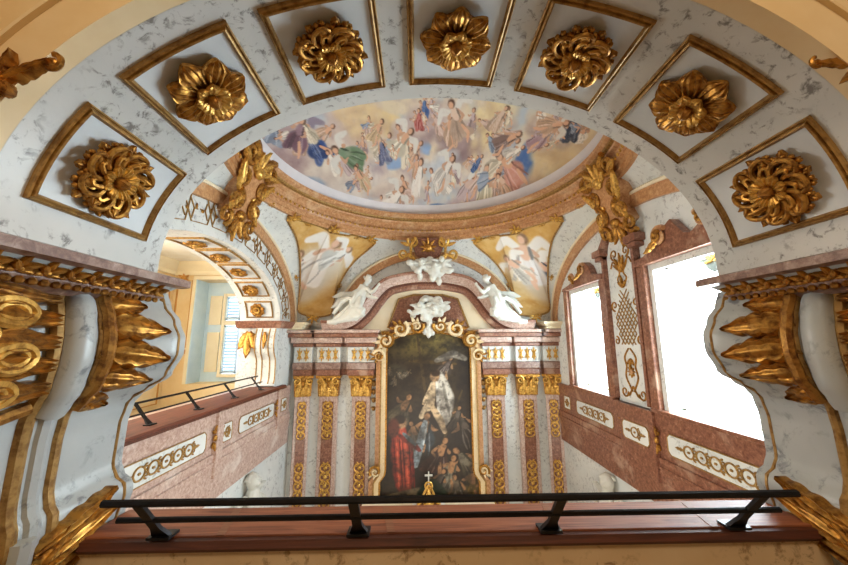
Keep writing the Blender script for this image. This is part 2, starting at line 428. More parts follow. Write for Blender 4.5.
# ---------------------------------------------------------------- coffers and rosettes
def spl(P, n):
    out = []
    for k in range(n + 1):
        f = k / n * (len(P) - 1); i = min(len(P) - 2, int(f)); u = f - i
        a = [V(P[max(0, min(len(P) - 1, i + j))]) for j in (-1, 0, 1, 2)]
        out.append(.5 * ((2 * a[1]) + (a[2] - a[0]) * u + (2 * a[0] - 5 * a[1] + 4 * a[2] - a[3]) * u * u + (3 * a[1] - a[0] - 3 * a[2] + a[3]) * u ** 3))
    return out
def make_rosette(curly, seed):
    rnd = random.Random(seed); root = None
    m = MB(); m.lathe([(0, 0), (.19, 0), (.19, .03), (.12, .05), (0, .05)], 20)
    WL['zero'] = V((0, 0, 0))
    c = m.build('rosette', GOLDD); c.location = (0, 0, 0); me = c.data
    lo = WL[c.name]
    for v in me.vertices: v.co += lo
    WL[c.name] = V((0, 0, 0))
    def part(nm, mb, mat):
        o = mb.build(nm, mat, c); return o
    if curly:
        m = MB(); leaf(m, .2, .13, tr(0, .055, .02), 4, .04, .02, .055, nu=8, nv=14)
        P = [(-.03, .08), (-.055, .14), (-.03, .205), (.025, .235), (.075, .225), (.095, .19), (.08, .165), (.055, .17)]
        m.tube([(p.x, p.y, .06 + .03 * sin(k / 24 * pi)) for k, p in enumerate(spl(P, 24))], lambda t: .021 * (1 - .45 * t), 7)
        P = [(.0, .08), (.0, .13), (.03, .17), (.055, .16), (.05, .135)]
        m.tube([(p.x, p.y, .075 + .01 * sin(k / 14 * pi)) for k, p in enumerate(spl(P, 14))], lambda t: .019 * (1 - .4 * t), 6)
        for k in range(7): a = rad(185 - 32 * k); m.ell((.022 + .082 * cos(a), .172 + .075 * sin(a), .05 + .008 * (k % 2)), (.02, .02, .022), 6, 5)
        leaf(m, .1, .09, tr(.0, .16, .045) @ rz(-.9), 3, .03, .05); leaf(m, .09, .08, tr(-.02, .19, .03) @ rz(.3), 3, .03, .03)
        p = part('petal', m, GOLD); n = 8
        m = MB(); petal(m, .1, .07, tr(0, .025, .075), .02, .035, .01, 6, 8); q = part('inner_petal', m, GOLDB); n2 = 8
    else:
        m = MB(); petal(m, .235, .165, tr(0, .03, .02), .035, .035, .012, 14, 14, 4)
        for sg in (-1, 1): m.tube([(sg * (.02 + .03 * k / 6), .06 + .15 * k / 6, .058 + .012 * sin(k / 6 * pi)) for k in range(7)], lambda t: .009 * (1 - .4 * t), 5)
        p = part('petal', m, GOLD); n = 8
        m = MB(); petal(m, .105, .085, tr(0, .022, .07), .02, .045, .01, 8, 8); q = part('inner_petal', m, GOLDB); n2 = 7
    for k in range(1, n): copy_part(p, c, rz(2 * pi * k / n + rnd.uniform(-.05, .05)) @ Matrix.Scale(rnd.uniform(.94, 1.04), 4))
    for k in range(1, n2): copy_part(q, c, rz(2 * pi * k / n2) @ Matrix.Scale(rnd.uniform(.92, 1.05), 4))
    m = MB(); m.ell((0, 0, .1), (.042, .042, .055), 12, 9)
    for k in range(6): m.tube([(.04 * cos(k * pi / 3), .04 * sin(k * pi / 3), .08), (.03 * cos(k * pi / 3), .03 * sin(k * pi / 3), .135), (0, 0, .155)], .008, 5)
    part('bud', m, GOLDD); return c
def place_rosette(src, used, parent, M):
    M2 = Matrix.Translation(-WL[parent.name]) @ M
    if not used:
        src.parent = parent; src.matrix_local = M2; return src
    return copy_part(src, parent, M2)
ros = [make_rosette(True, 3), make_rosette(False, 5)]; used = [False, False]
def coffer(tc, hw, surf, nrm, ya, yb, flip, kind, rsize, spin, label, group, fw=.038):
    # surf(t, y, h): point on the vault, h above it
    c0 = surf(tc, (ya + yb) / 2, 0); t = thing('coffer', c0, label, 'coffer', group)
    m = MB(); m.slab(lambda u, v: (surf(tc - hw * .95 + 1.9 * hw * u, ya + (yb - ya) * (.04 + .92 * v), .007), surf(tc - hw * .95 + 1.9 * hw * u, ya + (yb - ya) * (.04 + .92 * v), -.03)), 10, 4); m.build('field', FIELD, t)
    e = .001; sp = (V(surf(tc + e, ya, 0)) - V(surf(tc - e, ya, 0))).length / (2 * e)
    prof = [(0, 0), (.02, .02), (.16, .026), (.26, .016), (.4, .014), (.5, .026), (.68, .03), (.84, .022), (1, .008)]
    K = 8; rows = []
    for d, h in prof:
        d *= fw; r = []
        q = [(tc - hw + d / sp, ya + d), (tc + hw - d / sp, ya + d), (tc + hw - d / sp, yb - d), (tc - hw + d / sp, yb - d)]
        for i in range(4):
            a, b = q[i], q[(i + 1) % 4]
            r += [surf(a[0] + (b[0] - a[0]) * k / K, a[1] + (b[1] - a[1]) * k / K, h) for k in range(K)]
        rows.append(r)
    n = 4 * K; m = MB(); m.add([p for r in rows for p in r], [(j * n + i, j * n + (i + 1) % n, (j + 1) * n + (i + 1) % n, (j + 1) * n + i) for j in range(len(rows) - 1) for i in range(n)])
    m.build('frame', GLINE, t, auto=35)
    N = V(nrm(tc)); T = (V(surf(tc + e, ya, 0)) - V(surf(tc - e, ya, 0))).normalized(); B = N.cross(T)
    o = V(surf(tc, ya + (yb - ya) * .44, .012))
    M = axes(o, T, B, N) @ rz(spin) @ Matrix.Scale(rsize, 4)
    place_rosette(ros[kind], used[kind], t, M); used[kind] = True
    return t
def nsurf(t, y, h):
    x, z = el(t); n = V((cos(t) / EA, sin(t) / EB)).normalized(); return (x + EX - n.x * h, y, z - n.y * h)
def nnrm(t):
    n = V((cos(t) / EA, sin(t) / EB)).normalized(); return (-n.x, 0, -n.y)
CO = [(163.3, 11, 0, 'gilt framed coffer with curled leaf rosette, lowest at left above the cornice'),
      (135.4, 10, 1, 'gilt framed coffer with open petalled rosette, second up on the left side'),
      (111.0, 9.2, 0, 'gilt framed coffer with curled leaf rosette, just left of the arch crown'),
      (88.2, 8.7, 1, 'gilt framed coffer with open pointed flower rosette at the crown of the arch'),
      (65.9, 8.7, 0, 'gilt framed coffer with curled leaf rosette, just right of the arch crown'),
      (41.8, 9.6, 1, 'gilt framed coffer with open petalled rosette, second up on the right side'),
      (15.0, 11, 0, 'gilt framed coffer with curled leaf rosette, lowest at right above the cornice')]
for a, h, k, lb in CO:
    coffer(rad(a), rad(h), nsurf, nnrm, 1.385, 2.03, 1, k, .75 if k == 0 else .78, rad(a * 3), lb, 'coffers under the near arch')

# ---------------------------------------------------------------- piers with scroll consoles (s = -1 left, 1 right)
BK = [(-1.2, 0), (-1.02, .12), (-.95, .2), (-.84, .3), (-.79, .28), (-.74, .08), (-.68, 0), (-.47, .02), (-.36, .1), (-.31, .22), (-.27, .45), (-.2, .8), (-.06, 1), (.02, 1), (.12, .86), (.22, .62), (.3, .52)]
def bk(z):
    for (a, p), (b, q) in zip(BK, BK[1:]):
        if z <= b:
            u = max(0, (z - a) / (b - a)); u = u * u * (3 - 2 * u); return p + (q - p) * u
    return BK[-1][1]
def amp(y): return .06 + .23 * max(0, min(1, (y - 1.55) / .55)) if y > 1.55 else .06 + .06 * max(0, min(1, (1.55 - y) / .2))
def pier(s, side):
    far = 'left' if s < 0 else 'right'
    sx = lambda y, z, h=0: (s * (1.925 - amp(y) * bk(z) - h), y, z)
    t = thing('scroll_pier', (s * 2.0, 1.5, -1.2), 'white marble pier with large gilded scroll console at the %s edge of the photo' % far, 'pier', 'piers carrying the near arch')
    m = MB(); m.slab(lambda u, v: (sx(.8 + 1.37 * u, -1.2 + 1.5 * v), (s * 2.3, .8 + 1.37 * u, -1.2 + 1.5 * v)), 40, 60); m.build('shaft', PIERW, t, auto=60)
    zs = [-1.2 + 1.48 * k / 50 for k in range(51)]
    m = MB(); m.tube([sx(2.11, z, -.002) for z in zs], .010, 6); m.build('gilt_edge', GLINE, t)
    m = MB(); m.tube([sx(1.68, z, -.01) for z in zs if z > -.34], lambda q: .07 if q < .9 else .06, 10); m.build('roll', PIERW, t)
    m = MB(); m.tube([sx(1.605, z, 0) for z in zs], .03, 8); m.build('gilt_band', GLINE, t)
    m = MB(); m.tube([sx(1.765, z, 0) for z in zs], .022, 8); m.build('gilt_band', GLINE, t)
    m = MB(); m.tube([sx(1.69, z, -.01) for z in zs if z < -.3], .035, 8); m.build('white_bead', PIERW, t)
    # side acanthus reaching out across the flank
    def sleaf(mb, ya, za, yb, zb, w, h, lobes=4, nv=14):
        A, B = V((ya, za)), V((yb, zb)); D = B - A; N = V((-D.y, D.x)).normalized()
        def f(u, v):
            x = (u - .5) * 2; ww = w * .5 * (sin(pi * min(1, v * .95 + .05)) ** .5) * (1 - .4 * v) * (.74 + .26 * abs(cos(lobes * pi * v)))
            q = A + D * v + N * x * ww
            hh = h * (1 - .6 * x * x) * (.5 + .5 * sin(pi * min(1, v + .12))) - .3 * h * math.exp(-x * x * 25) + .26 * h * cos(x * 8.5)
            return sx(q.x, q.y, max(.006, hh)), sx(q.x, q.y, -.03)
        return mb.slab(f, 14, nv * 2)
    for za, zb, yb, w in ((.2, .2, 1.98, .16), (.1, .06, 2.05, .2), (-.04, -.1, 2.06, .2), (-.17, -.22, 2.03, .16), (-.27, -.33, 1.94, .12)):
        mb = MB(); sleaf(mb, 1.75, za, yb, zb, w, .05); mb.build('acanthus_leaf', GOLD, t)
    m = MB(); m.tube([sx(1.775, z, .02) for z in zs if -.34 < z < .27], .03, 8); m.build('leaf_stem', GOLDD, t)
    # broad front leaf with rolled eyes
    for k, (za, zb, yb) in enumerate(((.2, .24, 1.08), (.1, .13, 1.0), (0.0, 0.02, 1.02), (-.1, -.1, 1.0), (-.2, -.22, 1.05))):
        mb = MB(); sleaf(mb, 1.59, za, yb, zb, .15, .075, 3, 16); mb.build('front_leaf', GOLD if k % 2 else GOLDD, t)
    for k, (yc, zc) in enumerate(((1.36, .12), (1.38, -.06), (1.33, -.2), (1.2, .03))):
        mb = MB()
        for q in (1, .62): mb.tube([sx(yc + .095 * q * cos(a), zc + .052 * q * sin(a), .055) for a in [2 * pi * j / 22 for j in range(22)]], .016 * q + .003, 6, None, True)
        mb.build('leaf_eye', GOLDB, t)
    mb = MB(); mb.tube([sx(1.0 + .57 * k / 12, -.28 - .05 * sin(pi * k / 12), .02) for k in range(13)], .03, 8); mb.build('leaf_border', GOLDD, t)
    # foot: acanthus and small volute
    for za, yb, zb, w in ((-.99, 2.08, -.86, .16), (-.92, 2.05, -.77, .13), (-1.06, 2.06, -.96, .14), (-1.02, 1.88, -.8, .12)):
        mb = MB(); sleaf(mb, 1.7, za, yb, zb, w, .06); mb.build('foot_leaf', GOLD, t)
    mb = MB()
    for q in (1, .7, .4): mb.tube([sx(1.45 + .14 * q * cos(a), -1.0 + .12 * q * sin(a), .03) for a in [2 * pi * j / 22 for j in range(22)]], .02, 6, None, True)
    mb.build('foot_volute', GOLDB, t)
    mb = MB(); mb.tube([sx(1.64, -1.15 + .32 * k / 10, .02) for k in range(11)], .045, 8); mb.build('foot_roll', PIERW, t)
    return t
pier(-1, 'left'); pier(1, 'right')

def impost(s):
    far = 'left' if s < 0 else 'right'
    t = thing('impost_cornice', (s * 1.95, 1.5, .24), 'grey-red marble cornice with gilded leaf frieze on the %s pier' % far, 'cornice', 'cornices at the arch springing')
    pts = [(.5, 0), (2.11, 0)]
    def run(prof, name, mat):
        fr = [((s * 1.9, .5, 0), (-s, 0, 0), (0, 0, 1)), ((s * 1.9, 1.96, 0), (-s, 1, 0), (0, 0, 1)), ((s * 3.0, 1.96, 0), (0, 1, 0), (0, 0, 1))]
        m = MB(); m.sweep(prof, fr); return m.build(name, mat, t, auto=30)
    run([(-.2, .33), (.21, .33), (.24, .34), (.24, .38), (.22, .39), (-.2, .39)], 'slab', REDD)
    run([(-.2, .27), (.14, .27), (.155, .30), (.19, .33), (-.2, .33)], 'frieze', PIERW)
    run([(-.2, .215), (.07, .215), (.1, .235), (.12, .24), (.145, .265), (.145, .275), (-.2, .275)], 'bed_moulding', REDD)
    N = 15
    for k in range(N):
        y = .62 + 1.40 * k / (N - 1)
        M = axes((s * 1.736, y, .308), (0, -s, 0), (-s * .55, 0, .83), (-s * .83, 0, -.55)) 
        m = MB(); spray(m, 5, .075, .04, 3.2, M @ tr(0, -.025), .014, .02, 3); m.ell((0, -.02, .012), (.018, .016, .018), 6, 4, M); m.build('gilded_sprig', GOLD, t)
    m = MB()
    for k in range(34):
        y = .55 + 1.55 * k / 33; m.ell((s * 1.768, y, .247), (.02, .021, .018), 6, 4)
    m.build('gilded_beading', GOLDD, t)
    M0 = axes((s * 1.93, 2.12, .31), (s, 0, 0), (0, .55, .83), (0, .83, -.55))
    m = MB(); spray(m, 3, .07, .045, 2.0, M0 @ tr(0, -.03), .012, .01, 3); m.build('gilded_sprig', GOLD, t)
impost(-1); impost(1)

# ---------------------------------------------------------------- near parapet, ledge, railing
m = MB(); m.box(-1.95, 1.95, 1.90, 2.12, -2.6, -1.01); struct(m.build('wall_parapet', STONE))
t = thing('wooden_ledge', (0, 2.03, -1.012), 'red-brown polished wooden ledge running along the near parapet under the railing', 'ledge')
m = MB(); m.box(-1.86, 1.86, 1.90, 2.19, -1.0, -.951); m.build('board', WOODX, t, bevel=.006)
m = MB(); m.sweep([(0, 0), (.035, .0), (.05, .02), (.035, .05), (0, .055)], [((-1.84, 1.91, -1.012), (0, -1, 0), (0, 0, 1)), ((1.84, 1.91, -1.012), (0, -1, 0), (0, 0, 1))]); m.build('nosing', WOODXD, t)
for x in (-.33, .5, 1.33, -1.18):
    m = MB(); m.prism([(x - .02, 1.9), (x + .02, 1.9), (x + .02 + .05 * (1 if x > 0 else -1), 2.17), (x - .02 + .05 * (1 if x > 0 else -1), 2.17)], -.952, -.9485); m.build('inlay', WOODXP, t)
def railing(name, label, group, P0, P1, toward, brks, rise=.235, lean=.2, wid=.055, r=.017):
    # P0-P1: foot line on the ledge; toward: the way the brackets lean
    P0, P1, W = V(P0), V(P1), V(toward); D = (P1 - P0).normalized()
    t = thing(name, (P0 + P1) / 2, label, 'railing', group)
    for nm, f, q in (('top_rail', 1, r), ('lower_rail', .52, r * .8)):
        o = V((0, 0, rise * f)) + W * lean * f
        m = MB(); m.tube([P0 + o - D * .15, P1 + o + D * .15], q, 8); m.build(nm, IRON, t)
    for b in brks:
        c = P0 + (P1 - P0) * b; U = (V((0, 0, rise)) + W * lean); L = U.length; U.normalize(); N = D.cross(U)
        M = axes(c, D, U, N); m = MB()
        m.prism([(-wid * .9, 0), (wid * .9, 0), (wid * .75, .03), (wid * .42, .09), (wid * .42, L), (-wid * .42, L), (-wid * .42, .09), (-wid * .75, .03)], -.008, .008, M)
        k = m.build('bracket', IRON, t)
        m = MB(); m.prism([(-wid * 1.05, -.06), (wid * 1.05, -.06), (wid * 1.05, .03), (-wid * 1.05, .03)], 0, .01, axes(c, D, W * -1, D.cross(W * -1))) if False else m.box(-.055, .055, -.04, .04, 0, .012, axes(c + V((0, 0, .0005)), D, -W, (0, 0, 1)))
        m.build('bracket_foot', IRON, t)
railing('iron_railing', 'black iron two-bar railing on leaning brackets along the near wooden ledge', 'iron railings', (-1.46, 1.9, -.95), (1.43, 1.9, -.95), (0, -1, 0), [0, .335, .668, 1])
# ================================================================== chapel bay: walls
CY = 5.3; BA, BB, BZ = 2.25, 1.1, .44         # side arch
m = arch_block(MB(), BA, BB, BZ, .36, 3.2, 3.4, -4.06, -3.2, lambda u, z, y: (y, CY + u, z))
m.box(-4.06, -3.2, 2.18, CY - BA, -5, .36); m.box(-4.06, -3.2, CY + BA, 8.5, -5, .36); m.box(-4.06, -3.2, CY - BA, CY + BA, -5, -1.12)
struct(m.build('wall_left', WHITE, auto=50))
m = MB()
for y0, y1, z0, z1 in ((2.1, 8.5, 1.06, 3.4), (2.1, 8.5, -5, -.95), (2.1, 3.2, -.95, 1.06), (4.78, 6.04, -.95, 1.06), (7.38, 8.5, -.95, 1.06)): m.box(3.2, 3.6, y0, y1, z0, z1)
struct(m.build('wall_right', WHITE))
m = MB(); m.box(-4.06, 3.6, 8.5, 8.8, -5, 3.6); struct(m.build('wall_altar', WHITE))
m = MB(); m.box(-3.2, 3.2, 2.1, 8.5, -5.1, -5); struct(m.build('floor', FLOORM))
for s in (-1, 1):
    m = MB(); m.box(*sorted((s * 3.2, s * 2.0)), Y1 - .005, Y1 + .03, -5, .3)
    struct(m.build('trim_%d' % (4 + (s > 0)), WHITE))

# ---------------------------------------------------------------- red archivolts round the bay
def archivolt(fr, a, b, z0, w, d, label, u0=0, mat=TERRA):
    # fr(u, z, out) -> world
    rows = []; m = MB(); lip = MB(); N = 60
    o = thing('arch_band', fr(0, z0 + b, 0), label, 'arch band', 'red marble bands over the bay arches')
    def ring(off, h): return [fr(*(lambda p: (p[0], p[1]))(el(pi * k / N, a, b, z0, off)), h) for k in range(N + 1)]
    def loft(mb, pr):
        R = [ring(of, h) for of, h in pr]; n = N + 1
        mb.add([p for r in R for p in r], [(j * n + i, j * n + i + 1, (j + 1) * n + i + 1, (j + 1) * n + i) for j in range(len(R) - 1) for i in range(N)])
    loft(m, [(0, 0), (0, d), (w * .74, d), (w * .74, 0)]); m.build('band', mat, o)
    loft(lip, [(w * .74, 0), (w * .74, d * 1.5), (w * .86, d * 1.7), (w, d * .8), (w, 0)]); lip.build('pale_edge', CREAML, o)
    return o
lf = lambda u, z, h: (-3.2 + h, CY + u, z)
rf = lambda u, z, h: (3.2 - h, CY - u, z)
af = lambda u, z, h: (AX + u, 8.5 - h, z)
archivolt(lf, 2.86, 1.62, .42, .27, .05, 'red marble band over the left gallery arch')
archivolt(rf, 2.86, 1.62, .42, .27, .05, 'red marble band over the two bright windows')
archivolt(af, 2.1, 1.78, .3, .24, .05, 'red marble band arching behind the altar angels')

# ---------------------------------------------------------------- pendentives
def spline(pts, n):
    out = []
    for k in range(n + 1):
        f = k / n * (len(pts) - 1); i = min(len(pts) - 2, int(f)); u = f - i
        p0, p1, p2, p3 = [V(pts[max(0, min(len(pts) - 1, i + j))]) for j in (-1, 0, 1, 2)]
        out.append(.5 * ((2 * p1) + (p2 - p0) * u + (2 * p0 - 5 * p1 + 4 * p2 - p3) * u * u + (3 * p1 - p0 - 3 * p2 + p3) * u ** 3))
    return out
def pend_surf(s, near=False):
    # bottom line: up the side arch, through the corner, up the altar arch ; top line: the dome ring
    A = []
    for k in range(25):
        t = rad(90 - 90 * k / 24); u, z = el(t, 2.86, 1.62, .42, .26)
        yy = min(8.48, CY + u); A.append((s * 3.19, yy if not near else 2 * CY - yy, z))
    B = []
    for k in range(25):
        t = rad(90 * k / 24); u, z = el(t, 2.1, 1.78, .3, .23)
        if near: u, z = min(2.95, u * 1.25), z
        B.append((s * min(3.15, u), 8.48 if not near else 2.13, z))
    P = A + B; D = [0]
    for a, b in zip(P, P[1:]): D.append(D[-1] + math.dist(a, b))
    Q = []
    for k in range(97):
        d = D[-1] * k / 96; i = next(j for j in range(len(D) - 1) if d <= D[j + 1] + 1e-9); u = (d - D[i]) / max(1e-9, D[i + 1] - D[i]); Q.append(V(P[i]).lerp(V(P[i + 1]), u))
    P = Q; n = len(P)
    def f(u, v):
        q = u * (n - 1); i = min(n - 2, int(q)); a, b = V(P[i]), V(P[i + 1]); p = a + (b - a) * (q - i)
        d = V((p.x, p.y - CY, 0)); 
        al = math.atan2(d.y, d.x); r = V((2.98 * cos(al), CY + 2.98 * sin(al), 2.52))
        mid = p + (r - p) * v; bow = sin(pi * v) * .11 * (r - p).length
        out = V((cos(al), sin(al), -.35)).normalized()
        return mid + out * bow
    return f
pf = {}
for s in (-1, 1):
    for near in (False, True):
        f = pend_surf(s, near)
        m = MB(); m.slab(lambda u, v: (f(u, v), f(u, v) + V((s * .05, .05 if not near else -.05, .05))), 48, 14)
        struct(m.build('ceiling_pendentive', WHITE)); pf[(s, near)] = f
def pend_fresco(s, label, seed, robes):
    f = pf[(s, False)]
    side = V((s * -1, -1, -.2)).normalized()
    # field drawn in (u, v) of the pendentive: a curved shield
    poly = [(.175, .90), (.3, .965), (.5, .96), (.7, .965), (.815, .86), (.80, .64), (.73, .45), (.65, .29), (.575, .16), (.53, .12), (.48, .16), (.41, .3), (.29, .58), (.2, .76)]
    top = f(.5, .6) + side * .03
    t = thing('pendentive_painting', top, label, 'painting', 'painted pendentives beside the altar')
    ol = spline([p + (0,) for p in poly + poly[:1]], 110)[:-1]
    hor = V((s * -side.y * 1.0, s * side.x, 0)).normalized()
    hor = V((-side.y, side.x, 0)).normalized(); hor = hor if hor.x > 0 else -hor
    vs = []; uv = []; NR = 90; v0, v1 = min(p.y for p in ol) + .004, max(p.y for p in ol) - .004
    for j in range(NR + 1):
        v = v0 + (v1 - v0) * j / NR; xs = []
        for a, b in zip(ol, ol[1:] + ol[:1]):
            if (a.y - v) * (b.y - v) <= 0 and a.y != b.y: xs.append(a.x + (b.x - a.x) * (v - a.y) / (b.y - a.y))
        xa, xb = min(xs), max(xs)
        for i in range(NR + 1):
            u = xa + (xb - xa) * i / NR
            q = f(u, v) + side * .02; vs.append(q); uv.append((q.dot(hor), -q.z))
    fs = [(j * (NR + 1) + i, j * (NR + 1) + i + 1, (j + 1) * (NR + 1) + i + 1, (j + 1) * (NR + 1) + i) for j in range(NR) for i in range(NR)]
    lo = [min(q[k] for q in uv) for k in (0, 1)]; hi = [max(q[k] for q in uv) for k in (0, 1)]
    uv = [((q[0] - lo[0]) / (hi[0] - lo[0]) * 100, (q[1] - lo[1]) / (hi[1] - lo[1]) * 100) for q in uv]
    c = Canvas(100, 100, 4, 'c99a4e', seed); c.wash(14, .4, .7, 'dcb878', .9); c.wash(10, .55, .8, 'b98438', .7); c.wash(3, .5, .8, 'd6ab62', .5)
    k = 1 if s < 0 else -1
    for dx, dy, rx, ry, cc in ((0, 8, 14, 16, 'cdc4b8'), (-5, 14, 10, 10, 'b9b4b4'), (4, -4, 15, 10, 'd9d3c6'), (-2, 24, 7, 9, 'c9b79c')): c.blob(50 + k * dx * 1.5, 38 + dy * 1.4, rx * 1.6, ry * 1.5, cc, .3 * k, .8, .85)
    for (x, y, z, r, ln) in robes: c.person(50 + k * x, y, z, r, 'dcb49a', '8a6a50', ln * k, 'e6e2dc')
    c.wash(2.2, .5, .8, 'e4d8c0', .18)
    painted_mesh('fresco_field', vs, fs, uv, c, PAINT, t)
    m = MB(); m.tube([f(p.x, p.y) + side * .03 for p in ol], .022, 6, None, True); m.build('gilt_border', GLINE, t)
    for u, v, ang, sc in ((.2, .9, .6, 1), (.8, .88, -.6, 1), (.5, .98, 0, 1), (.53, .12, pi, 1)):
        p = f(u, v) + side * .04; e = .01
        du = (f(min(1, u + e), v) - f(u - e, v)).normalized(); dv = (f(u, min(1, v + e)) - f(u, v - e)); dv = (dv - du * dv.dot(du)).normalized()
        nn = du.cross(dv); M = axes(p, du, dv, nn if nn.dot(side) > 0 else -nn) @ rz(ang)
        m = MB(); spray(m, 5, .2, .07, 3.4, M, .02, .03, 3); scroll(m, (.08, 0), .06, 0, 1.2, .014, M); scroll(m, (-.08, 0), .06, pi, -1.2, .014, M); m.ell((0, 0, .03), (.05, .05, .035), 8, 6, M); m.build('gilded_shell', GOLDB, t)
    for u, v in ((.1, .93), (.27, .93), (.72, .93), (.89, .93), (.37, .2), (.68, .22)):
        p = f(u, v) + side * .015; e = .01
        du = (f(min(1, u + e), v) - f(u - e, v)).normalized(); dv = (f(u, min(1, v + e)) - f(u, v - e)); dv = (dv - du * dv.dot(du)).normalized(); nn = du.cross(dv)
        M = axes(p, du, dv, nn if nn.dot(side) > 0 else -nn)
        m = MB(); scroll(m, (.04, 0), .045, 0, 1.1, .01, M); scroll(m, (-.04, 0), .045, pi, -1.1, .01, M); spray(m, 3, .09, .03, 2, M, .01, .01, 3, ) ; m.build('gilt_foliage', GOLDB, t)
    return t
pend_fresco(-1, 'painted shield of pale winged figures on ochre above the left altar angel', 5, [(-14, 44, 22, 'c8a8a0', -.3), (2, 34, 30, 'e6dfd8', .35), (14, 26, 20, 'dfe0dc', .9)])
pend_fresco(1, 'painted shield of pale figures with blue drapery on ochre above the right altar angel', 8, [(-12, 46, 22, '5a6480', .6), (4, 32, 30, 'dcd8d6', -.2), (14, 40, 20, 'e0d8cc', .6)])

# ---------------------------------------------------------------- dome ring and fresco
def ring(mb, prof, n=120):
    return mb.add([(r * cos(2 * pi * i / n), CY + r * sin(2 * pi * i / n), z) for r, z in prof for i in range(n)],
                  [(j * n + i, j * n + (i + 1) % n, (j + 1) * n + (i + 1) % n, (j + 1) * n + i) for j in range(len(prof) - 1) for i in range(n)])
t = thing('dome_cornice', (0, CY, 2.48), 'round red marble cornice with gilded bands carrying the painted dome', 'cornice')
m = MB(); ring(m, [(3.2, 2.5), (2.96, 2.48), (2.95, 2.56), (2.93, 2.57), (2.93, 2.66)]); m.build('lower_fascia', TERRA, t, auto=30)
m = MB(); ring(m, [(2.96, 2.655), (2.90, 2.66), (2.875, 2.70), (2.90, 2.735), (2.95, 2.735)]); m.build('middle_moulding', TERRA, t)
m = MB(); ring(m, [(2.93, 2.735), (2.92, 2.86), (2.86, 2.90), (2.85, 2.93)]); m.build('upper_fascia', TERRA, t, auto=30)
m = MB(); ring(m, [(2.86, 2.93), (2.80, 2.95), (2.79, 2.98), (2.82, 2.985)]); m.build('gilded_lip', GLINE, t)
m = MB(); ring(m, [(2.82, 2.98), (2.74, 3.03), (2.73, 3.09), (2.76, 3.11), (2.9, 3.12), (3.3, 3.12)]); m.build('upper_lip', TERRA, t, auto=30)
m = MB()
for k in range(150):
    a = 2 * pi * k / 150; m.ell((2.872 * cos(a), CY + 2.872 * sin(a), 2.70), (.026, .026, .032), 6, 4)
m.build('gilded_eggs', GOLDB, t)
m = MB(); ring(m, [(2.9, 3.1), (2.87, 3.18), (2.80, 3.32), (2.78, 3.345)]); ring(m, [(2.9, 3.1), (3.6, 3.1), (3.6, 2.5), (3.2, 2.4)]); struct(m.build('ceiling', plain('cove_white', 'dcd8da', .6, 0, 'd2cfd2', 3)))
DS = [('S', '7f9fc4', 9, [(11, 57), (33, 46), (53, 32)]),('S', '93b2cf', 8, [(103, 25), (133, 30)]),('S', '8fa9cc', 8, [(135, 44), (154, 49)]),('S', '8fa9cc', 8, [(172, 65), (184, 58)]),('S', 'e2c890', 18, [(95, 96), (140, 82)]),('S', 'a88e8a', 16, [(-4, 87), (22, 70)]),('S', '9c8486', 16, [(208, 64), (248, 63)]),('S', 'e8d8a0', 12, [(254, 94), (264, 73)]),('S', '4a6ea8', 14, [(310, 76), (320, 53)]),('S', '3f6294', 9, [(192, 1), (220, 2)]),('S', 'b8a0a2', 14, [(300, 16), (345, 43)]),('S', 'e6d4a6', 24, [(335, 84), (366, 74)]),('S', '4a6ea8', 12, [(375, 100), (378, 112)]),('S', 'e8dfd0', 12, [(51, 74), (60, 45), (72, 22)]),('S', 'e8dfd0', 10, [(96, 10), (144, 8), (187, 23)]),('F', '2f4a86', 14, [(48, 85)]),('F', '5f7a5a', 14, [(82, 63)]),('F', 'e9dfc6', 13, [(151, 67)]),('F', '5a6080', 9, [(126, 61)]),('F', 'e6dcd0', 13, [(175, 31)]),('F', 'ddd3c8', 13, [(213, 38)]),('F', 'd8b8a0', 14, [(220, 88)]),('F', 'e4d8b8', 16, [(273, 29)]),('F', 'c98a78', 16, [(300, 55)]),('F', '8a7068', 11, [(284, 79)]),('F', 'a08088', 11, [(319, 92)]),('F', '303a50', 10, [(339, 109)]),('F', 'd8b090', 10, [(322, 105)]),('F', '3c5a90', 7, [(180, 98)]),('F', 'b0524a', 7, [(174, 87)]),('F', 'e6dcd0', 13, [(136, 11)]),('F', 'c9b08c', 10, [(91, 38)]),('F', '7a5a68', 12, [(36, 96)]),('F', 'c8a890', 9, [(267, 96)]),('F', '3c5a90', 7, [(255, 51)]),('F', 'd2b48c', 9, [(122, 80)])]
c = Canvas(372, 204, 2.5, 'c9b6ac', 4)
c.wash(60, .42, .6, 'd9c9ac', 1); c.wash(45, .5, .66, 'a9bccf', .75); c.wash(34, .52, .7, 'b09a9c', .85); c.wash(20, .5, .75, 'e0d4c2', .8); c.wash(9, .5, .8, 'bca8a4', .4)
for k, col, w, P in DS:
    if k == 'S':
        for q in range(7):
            c.stroke([(x + c.rnd.uniform(-w, w) * .6, 204 - y + c.rnd.uniform(-w, w) * .45) for x, y in P], w * c.rnd.uniform(.5, 1.1), c.tone(col, c.rnd.uniform(.93, 1.08)), 1.1, .42)
